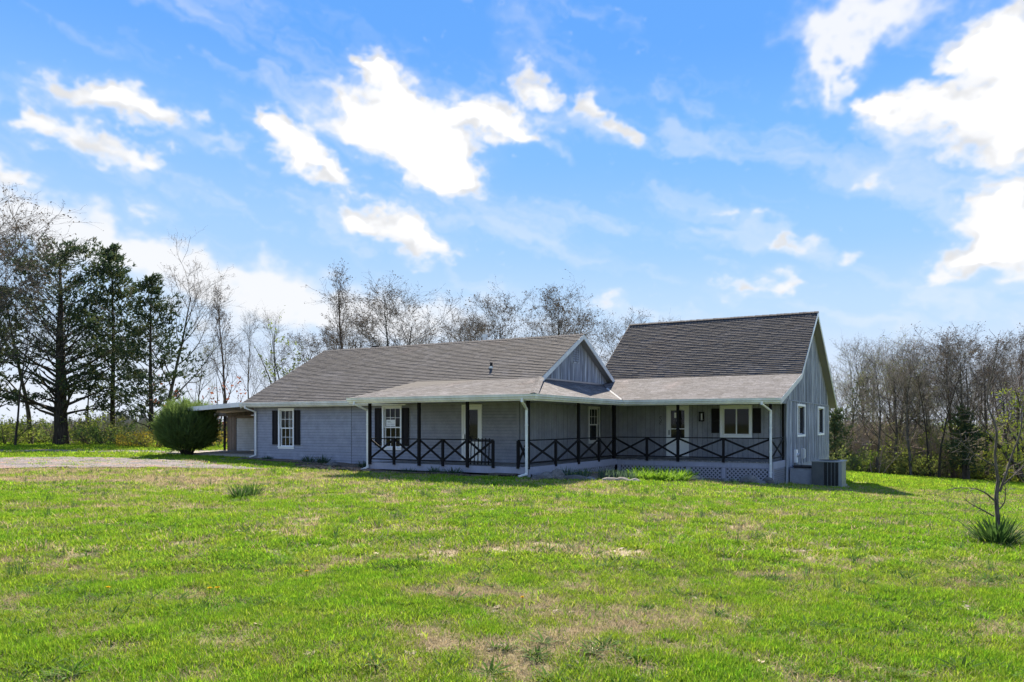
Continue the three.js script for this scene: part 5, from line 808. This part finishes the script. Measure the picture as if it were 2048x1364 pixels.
brush('undergrowth', 62, 240, (r) => sp(-120 + r() * 640, 54 + r() * 22), (r) => r() < 0.45 ? [0.14, 0.18, 0.06] : [0.17, 0.14, 0.1], 0.8, 2.6, 'low scrub under the trees on the left', 'undergrowth');
{ // far line of woods beyond the fields
  const r = rng(71), m = new MB(); for (let k = 0; k < 20000; k++) { const a = -1.85 + r() * 2.2, d = 150 + r() * 70, x = Math.sin(a) * d, z = -Math.cos(a) * d, h = (1.2 + 3.0 * r()) * (0.55 + 0.7 * n2(a * 16, 3)), y = ground(x, z), w = 0.08 + 0.2 * r(), t = V(Math.cos(a), 0, Math.sin(a)), c = V(x, y, z), up = r() * 1.2; m.quad(c.clone().addScaledVector(t, -w).add(V(0, up - 0.8, 0)), c.clone().addScaledVector(t, w).add(V(0, up - 0.8, 0)), c.clone().addScaledVector(t, w * r()).add(V(0, h * (0.7 + 0.3 * r()), 0)), c.clone().addScaledVector(t, -w * r()).add(V(0, h, 0))); } const o = setting('far_woods', m, S({ color: lin(0.2, 0.185, 0.16), roughness: 1, side: THREE.DoubleSide }), 'stuff'); tag(o, 'distant line of woods beyond the fields', 'woods');
}

// the round juniper by the carport
{
  const r = rng(401), [x, z] = sp(374, 36.6), y = ground(x, z), o = thing('juniper_bush', [x, y, z], 'dense round evergreen juniper standing before the carport', 'shrub');
  const stem = new MB(), lf = new MB();
  for (let k = 0; k < 14; k++) { const a = r() * 6.28, d = V(Math.cos(a) * 0.55, 1, Math.sin(a) * 0.55).normalize(), p = V(x + Math.cos(a) * 0.12, y - 0.1, z + Math.sin(a) * 0.12); stem.tube([p, p.clone().addScaledVector(d, 0.8), p.clone().addScaledVector(d, 1.7).add(V(0, 0.2, 0))], [0.05, 0.035, 0.01], 5); }
  for (let k = 0; k < 6000; k++) {
    const v = rv(r); if (v.y < -0.9) continue; const rad = Math.pow(mix(0.35, 1, Math.pow(r(), 0.45)), 1), lump = 0.86 + 0.28 * fbm(v.x * 2.2 + 9, v.y * 2.2 + v.z * 1.7 + 4, 3), cx = x + v.x * 1.32 * rad * lump, cy = y + 1.18 + v.y * (v.y > 0 ? 1.2 : 1.1) * rad * lump, cz = z + v.z * 1.32 * rad * lump, c = V(cx, cy, cz);
    const out = V(v.x * 0.7, 0.75 + 0.5 * v.y, v.z * 0.7).add(rv(r).multiplyScalar(0.45)).normalize(), L = 0.2 + 0.28 * r() + (rad > 0.85 ? 0.25 * r() * r() : 0), t = 0.7 + 0.7 * r();
    const side = rv(r).cross(out).normalize(), tone = [0.125 * t, 0.19 * t, 0.05 * t];
    for (let j = 0; j < 5; j++) { const f = j / 5, b = c.clone().addScaledVector(out, L * f), w = 0.07 * (1 - f * 0.6); for (const s of [1, -1]) lf.tri(b.clone().addScaledVector(out, -0.012), b.clone().addScaledVector(out, 0.03), b.clone().addScaledVector(side, s * w).addScaledVector(out, 0.09), tone); }
    lf.tri(c.clone().addScaledVector(side, 0.012), c.clone().addScaledVector(side, -0.012), c.clone().addScaledVector(out, L * 1.15), tone);
  }
  sub(o, 'stems', stem, mBarkDark); sub(o, 'foliage', lf, P({ vertexColors: true, roughness: 1, specularIntensity: 0.2, transmission: 0.45, thickness: 0, side: THREE.DoubleSide }));
}
// young leafless tree in the lawn on the right
{
  const r = rng(421), [x, z] = sp(1993, 11.9), y = ground(x, z), o = thing('young_tree', [x, y, z], 'young leafless tree standing in the lawn on the right', 'tree'); o.scale.y = 0.84; const wood = new MB(), tw = new MB();
  const rt = V(yawC, 0, -yawS), dp = V(-yawS, 0, -yawC), at = (a, h, b = 0) => V(x, y + h, z).addScaledVector(rt, a).addScaledVector(dp, b);
  const line = (pts, r0, r1, dst = wood) => { const c = new THREE.CatmullRomCurve3(pts), n = pts.length * 3, P_ = c.getPoints(n), rr = P_.map((_, k) => mix(r0, r1, k / n)); dst.tube(P_, rr, dst === wood ? 7 : 4); return c; };
  const main = [line([at(0, -0.1), at(0.02, 0.4), at(-0.0, 0.85), at(0.03, 1.15)], 0.036, 0.028), line([at(0.03, 1.12), at(-0.02, 1.6), at(0.0, 2.1), at(-0.08, 2.6, 0.1), at(-0.05, 3.2), at(0.03, 3.75)], 0.024, 0.005), line([at(0.05, 0.95), at(0.14, 1.25), at(0.24, 1.62), at(0.38, 2.1), at(0.46, 2.5, 0.1), at(0.7, 3.2)], 0.02, 0.004), line([at(0.08, 1.05), at(0.22, 1.2), at(0.42, 1.42), at(0.72, 1.75), at(0.98, 2.3)], 0.014, 0.003)];
  const low = [line([at(-0.02, 0.78), at(-0.2, 0.95), at(-0.42, 1.02), at(-0.72, 1.0)], 0.016, 0.004), line([at(-0.04, 0.5), at(-0.22, 0.62), at(-0.42, 0.75), at(-0.52, 0.85)], 0.014, 0.004), line([at(-0.03, 1.9), at(-0.15, 2.05), at(-0.3, 2.2, -0.1), at(-0.42, 2.45)], 0.012, 0.003), line([at(0, 1.4), at(-0.25, 1.62, 0.1), at(-0.5, 1.8), at(-0.58, 2.1)], 0.012, 0.003), line([at(0.1, 1.25), at(0.3, 1.3, 0.2), at(0.45, 1.2), at(0.55, 1.05)], 0.008, 0.003), line([at(0.0, 2.5), at(0.2, 2.75), at(0.34, 3.1)], 0.012, 0.003), line([at(0.02, 0.6), at(0.12, 0.75), at(0.14, 1.0)], 0.012, 0.006)];
  for (const c of [...main.slice(1), ...low]) for (let k = 0; k < 15; k++) { const f = 0.2 + 0.8 * r(), p = c.getPoint(f), t = c.getTangent(f), e = t.clone().multiplyScalar(0.7).add(rv(r).multiplyScalar(0.8)).normalize(), L = 0.12 + 0.28 * r(), q = p.clone().addScaledVector(e, L * 0.5), s = q.clone().addScaledVector(e.add(rv(r).multiplyScalar(0.4)).normalize(), L * 0.6); tw.tube([p, q, s], [0.0045, 0.0035, 0.002], 3); for (let j = 0; j < 2; j++) { const g = q.clone().lerp(s, r()), h = g.clone().addScaledVector(rv(r), 0.05 + 0.1 * r()); tw.tube([g, h], [0.003, 0.0015], 3); } }
  sub(o, 'trunk', wood, S({ map: rep(barkTex, 2, 1.5), color: lin(0.4, 0.36, 0.34), roughness: 1 })); sub(o, 'twigs', tw, S({ color: lin(0.17, 0.14, 0.13), roughness: 1 }));
}
// ---------------------------------------------------------------- bulbs, lilies and grass
const SUNH = V(SUN.x, 0, SUN.z).normalize();
function blade(m, p, a, tilt, L, w, bend, col, seg = 4) {   // a strap leaf that arches outward
  const h = V(Math.cos(a), 0, Math.sin(a)), s = V(-Math.sin(a), 0, Math.cos(a)); let q = p.clone(), th = tilt; const left = [], right = [];
  for (let k = 0; k <= seg; k++) { const f = k / seg, ww = w * (k === seg ? 0.02 : (0.75 + 0.5 * f) * (1 - f * f * 0.85)); left.push(q.clone().addScaledVector(s, -ww)); right.push(q.clone().addScaledVector(s, ww)); q = q.clone().addScaledVector(h, Math.sin(th) * L / seg).add(V(0, Math.cos(th) * L / seg, 0)); th += bend / seg; }
  for (let k = 0; k < seg; k++) m.quad(left[k], right[k], right[k + 1], left[k + 1], col);
}
const mStrap = P({ vertexColors: true, roughness: 0.9, specularIntensity: 0.2, transmission: 0.45, thickness: 0, side: THREE.DoubleSide });
function clump(name, seed, x, z, n, L, rad, w, tone, label, cat, group, spread = 0.55, bend = 0.7) {
  const r = rng(seed), m = new MB(), y = ground(x, z); for (let k = 0; k < n; k++) { const a = r() * 6.28, d = Math.sqrt(r()) * rad, t = 0.7 + 0.6 * r(); blade(m, V(x + Math.cos(a) * d, y - 0.01, z + Math.sin(a) * d), a + (r() - 0.5), spread * (0.15 + d / rad * 0.8) * (0.6 + 0.7 * r()), L * (0.6 + 0.5 * r()), w * (0.7 + 0.6 * r()), bend * (0.2 + r()), tone.map((c) => c * t)); }
  return single(name, m, mStrap, V(x, y, z), label, cat, group);
}
const dark = [0.065, 0.13, 0.03], fresh = [0.22, 0.38, 0.03], blue = [0.085, 0.14, 0.085];
{
  const [a, b] = sp(1996, 11.85); clump('daffodil_clump', 501, a, b, 220, 0.52, 0.24, 0.013, dark, 'dark green strap leaved clump round the young tree', 'bulb plant', null, 0.9, 0.6);
  const [c, d] = sp(479, 17.6); clump('daffodil_clump', 502, c, d, 95, 0.4, 0.16, 0.011, dark, 'dark strap leaved clump alone in the lawn, nearer half', 'bulb plant', null, 0.75, 0.5);
  const [e, f] = sp(505, 18.2); clump('daffodil_clump', 503, e, f, 85, 0.4, 0.14, 0.011, dark, 'dark strap leaved clump alone in the lawn, farther half', 'bulb plant', null, 0.75, 0.5);
  [[-9.56, -24.8], [-9.06, -24.32], [-8.66, -24.07], [-8.33, -24.01], [-8.15, -24.36], [-8.03, -24.92], [-8.03, -25.68], [-9.92, -26.24], [-9.47, -25.93], [-9.12, -25.86], [-8.77, -25.79], [-8.58, -26.17]].forEach(([x, z], k) => clump('daylily_clump', 510 + k, x, z, 110, 0.5, 0.22, 0.021, fresh, k < 7 ? `bright daylily before the lattice, ${['first', 'second', 'third', 'fourth', 'fifth', 'sixth', 'seventh'][k]} from the left in the front row` : `bright daylily before the lattice, ${['first', 'second', 'third', 'fourth', 'fifth'][k - 7]} from the left in the back row`, 'daylily', 'daylilies before the lattice', 0.8, 1.3));
  [[-9.9, -22.94, 'broad pale green iris clump at the inner corner'], [-9.3, -23.41, 'small iris clump touching the bright lily row'], [-9.69, -23.37, 'low iris clump right of the inner corner clump'], [-11.04, -22.54, 'shaded grey green iris among the stones by the side lattice'], [-10.43, -22.37, 'shaded iris between two flat stones by the side lattice']].forEach(([x, z, label], k) => clump('iris_clump', 530 + k, x, z, 46, 0.42, 0.2, 0.018, blue, label, 'iris', 'irises in the porch beds', 0.5, 0.35));
  [[-23.3, -23.3, 0.4, 'grassy shaded clump below the siding left of the joint'], [-22.5, -23.3, 0.42, 'taller shaded clump next to the joint in the siding'], [-19.9, -22.9, 0.38, 'shaded leafy clump left of the porch corner downspout'], [-25.8, -23.4, 0.22, 'low clump at the left end of the long bed'], [-16.3, -21.0, 0.3, 'shaded clump under the left half of the porch'], [-15.2, -20.95, 0.34, 'rounded shaded clump under the middle of the porch'], [-14.4, -20.95, 0.36, 'shaded clump below the left door'], [-6.6, -28.1, 0.3, 'dark clump before the right lattice panel']].forEach(([x, z, L, label], k) => clump('bed_plant', 540 + k, x, z, 110, L, 0.24, 0.011, [0.06, 0.11, 0.06], label, 'plant', 'plants in the shaded beds', 0.8, 0.8));
}
// grass: tufts thick on the ground
function tuft(seed, n, L, w, tilt, bend, rad) { const r = rng(seed), m = new MB(); for (let k = 0; k < n; k++) { const a = r() * 6.28, d = Math.sqrt(r()) * rad, g = 0.75 + 0.5 * r(); blade(m, V(Math.cos(a) * d, -0.01, Math.sin(a) * d), r() * 6.28, tilt * (0.2 + r()), L * (0.5 + 0.7 * r()), w * (0.7 + 0.6 * r()), bend * (0.3 + r()), [g, g, g * 0.95], 3); } return m.geo(); }
const mGrass = P({ vertexColors: true, roughness: 0.95, specularIntensity: 0.12, transmission: 0.5, thickness: 0, side: THREE.DoubleSide });
const mStraw = P({ vertexColors: true, roughness: 0.95, specularIntensity: 0.2, transmission: 0.45, thickness: 0, side: THREE.DoubleSide });
function sow(name, geo, mat, seed, tries, area, keep, look, label, cat) {
  const r = rng(seed), M = [], C = [], m = new THREE.Matrix4(), q = new THREE.Quaternion(), e = new THREE.Euler();
  for (let k = 0; k < tries; k++) { const [x, z] = area(r); if (insideHouse(x, z)) continue; const l = lush(x, z), b = bedDepth(x, z), g = onDrive(x, z); if (!keep(r, l, b, g, x, z)) continue; const [s, h, col] = look(r, l, x, z); e.set((r() - 0.5) * 0.3, r() * 6.28, (r() - 0.5) * 0.3); q.setFromEuler(e); m.compose(V(x, ground(x, z), z), q, V(s, h, s)); M.push(...m.elements); C.push(...col); }
  const o = new THREE.InstancedMesh(geo, mat, M.length / 16); o.instanceMatrix.array.set(M); o.instanceColor = new THREE.InstancedBufferAttribute(new Float32Array(C), 3); setting(name, o, null, 'stuff'); return tag(o, label, cat);
}
// rings of ground in front of the camera, a little wider than the picture
const ring = (d0, d1) => (r) => { const d = Math.sqrt(mix(d0 * d0, d1 * d1, r())), t = (r() * 2 - 1) * (0.74 + 3.2 / d); return spot(t, d); };
const greens = (r, l) => { const y = clamp(0.42 + 0.6 * (1 - l) + (r() - 0.5) * 0.8), t = 0.6 + 0.75 * r(); return [mix(0.13, 0.31, y) * t, mix(0.33, 0.4, y) * t, mix(0.014, 0.035, y) * t]; };
const straws = (r) => { const t = 0.6 + 0.7 * r(); return [0.4 * t, 0.33 * t, 0.2 * t]; };
const A1 = tuft(1, 16, 0.08, 0.0036, 0.5, 1.0, 0.06), A2 = tuft(2, 16, 0.095, 0.006, 0.55, 1.1, 0.1), A3 = tuft(3, 16, 0.1, 0.009, 0.6, 1.0, 0.17), ST = tuft(4, 14, 0.1, 0.0026, 1.35, 0.5, 0.08), ST2 = tuft(5, 12, 0.13, 0.006, 1.3, 0.5, 0.15);
const clumpy = (x, z) => fbm(x * 3.1 + 8, z * 3.1, 2);
const grassKeep = (p) => (r, l, b, g, x, z) => b < 0.05 && (g > 0.3 || r() < 0.16 + 0.5 * smooth(-0.8, 0.3, g)) && r() < p * (0.05 + 1.0 * l) * (0.3 + 0.9 * smooth(0.3, 0.6, clumpy(x, z)));
const grassLook = (k) => (r, l, x, z) => { const c = smooth(0.3, 0.65, clumpy(x, z)); return [k * (0.8 + 0.5 * r()), k * (0.3 + 0.3 * r() + 0.3 * l + 0.4 * c), greens(r, l)]; };
sow('grass', A1, mGrass, 601, 100000, ring(3.6, 9), grassKeep(1), grassLook(1), 'short spring grass of the near lawn', 'grass');
sow('grass', A2, mGrass, 602, 120000, ring(9, 19), grassKeep(1), grassLook(1), 'spring grass of the middle lawn', 'grass');
sow('grass', A3, mGrass, 603, 90000, ring(19, 36), grassKeep(1), grassLook(1), 'spring grass of the lawn before the house', 'grass');
sow('grass', A3, mGrass, 604, 70000, ring(36, 62), grassKeep(1), grassLook(1.5), 'spring grass of the far lawn', 'grass');
const strawKeep = (p) => (r, l, b, g) => b < 0.1 && g > -0.2 && r() < p * (0.26 + 1.0 * (1 - l));
const A0 = tuft(9, 9, 0.13, 0.0048, 0.7, 1.2, 0.05);
sow('grass', A0, mGrass, 605, 11000, ring(3.6, 15), (r, l, b, g, x, z) => b < 0 && g > 0.2 && r() < 0.25 + 0.75 * smooth(0.45, 0.62, fbm(x * 0.9 + 33, z * 0.9, 3)), (r, l) => [0.7 + 0.7 * r(), 0.55 + 0.6 * r(), greens(r, Math.max(l, 0.7))], 'coarse taller grass clumps of the near lawn', 'grass');
sow('dead_grass', ST, mStraw, 611, 100000, ring(3.6, 10), strawKeep(0.8), (r) => [0.7 + 0.7 * r(), 0.6 + 0.9 * r(), straws(r)], 'dry tan thatch lying in the near lawn', 'dead grass');
sow('dead_grass', ST2, mStraw, 612, 80000, ring(10, 32), strawKeep(0.42), (r) => [0.7 + 0.7 * r(), 0.55 + 0.6 * r(), straws(r)], 'dry tan thatch lying in the farther lawn', 'dead grass');
// broad leaved weeds and coarse darker tufts
const weed = (() => { const r = rng(6), m = new MB(); for (let k = 0; k < 13; k++) { const a = k * 2.4, t = 0.8 + 0.4 * r(); blade(m, V(0, 0.004, 0), a, 0.9 + 0.4 * r(), 0.1 + 0.06 * r(), 0.011, 0.5, [t, t, t], 4); } return m.geo(); })();
sow('lawn_weeds', weed, mGrass, 621, 8000, ring(3.6, 22), (r, l, b, g, x, z) => b < 0 && g > 0.3 && r() < smooth(0.5, 0.68, fbm(x * 1.3 + 20, z * 1.3, 3)) * 1.2, (r) => { const t = 0.8 + 0.4 * r(); return [0.6 + 0.8 * r(), 0.7 + 0.5 * r(), [0.085 * t, 0.17 * t, 0.025 * t]]; }, 'dark broad leaved weeds scattered in the lawn', 'weeds');
const onion = tuft(7, 22, 0.26, 0.003, 0.25, 0.35, 0.05);
sow('coarse_tufts', onion, mGrass, 622, 420, ring(8, 40), (r, l, b, g) => b < 0 && g > 0.3, (r) => { const t = 0.8 + 0.4 * r(); return [0.7 + 0.7 * r(), 0.5 + 0.6 * r(), [0.06 * t, 0.125 * t, 0.045 * t]]; }, 'taller dark wild onion tufts dotted about the lawn', 'grass tufts');
sow('fallen_leaves', (() => { const r = rng(8), m = new MB(); for (let k = 0; k < 2; k++) { const p = V((r() - 0.5) * 0.1, 0.02, (r() - 0.5) * 0.1), a = rv(r).setY(0.15).normalize(), b = V(-a.z, 0.3 * r(), a.x); m.quad(p.clone().addScaledVector(a, -0.035), p.clone().addScaledVector(b, 0.018), p.clone().addScaledVector(a, 0.035), p.clone().addScaledVector(b, -0.018)); } return m.geo(); })(), S({ roughness: 0.8, side: THREE.DoubleSide }), 631, 2600, ring(3.6, 26), (r, l, b, g) => g > 0.2, (r) => { const t = 0.6 + 0.8 * r(); return [0.6 + 0.8 * r(), 1, [0.42 * t, 0.33 * t, 0.24 * t]]; }, 'pale dry leaf bits caught in the grass', 'leaf litter');
// dandelions
[[433, 1196, 'pair of dandelions at the left in the near lawn, right flower'], [418, 1197, 'pair of dandelions at the left in the near lawn, left flower'], [215, 1197, 'single dandelion near the left frame edge'], [530, 983, 'dandelion by the dark bulb clump in the lawn'], [612, 1160, 'dandelion in the middle lawn left of center'], [1043, 1215, 'dandelion near the bottom center of the lawn']].forEach(([px, py, label], k) => {
  const d = 1.75 * 1545 / (py - 848), [x, z] = sp(px, d), y = ground(x, z), o = thing('dandelion', [x, y, z], label, 'flower', 'dandelions in the lawn'), st = new MB(), fl = new MB(), r = rng(700 + k); st.tube([V(x, y - 0.01, z), V(x + 0.01, y + 0.09, z)], [0.004, 0.003], 5); sub(o, 'stem', st, mFresh);
  for (let j = 0; j < 34; j++) { const a = r() * 6.28, e = 0.2 + 1.1 * r(), p = V(x + 0.01, y + 0.09, z), t = p.clone().add(V(Math.cos(a) * Math.cos(e), Math.sin(e) * 0.6, Math.sin(a) * Math.cos(e)).multiplyScalar(0.03)), w = V(-Math.sin(a), 0, Math.cos(a)).multiplyScalar(0.005); fl.quad(p.clone().sub(w), p.clone().add(w), t.clone().add(w), t.clone().sub(w)); } sub(o, 'flower_head', fl, leafMat(0.7, 0.5, 0.02, 0.3));
});
renderer.render(scene, camera);
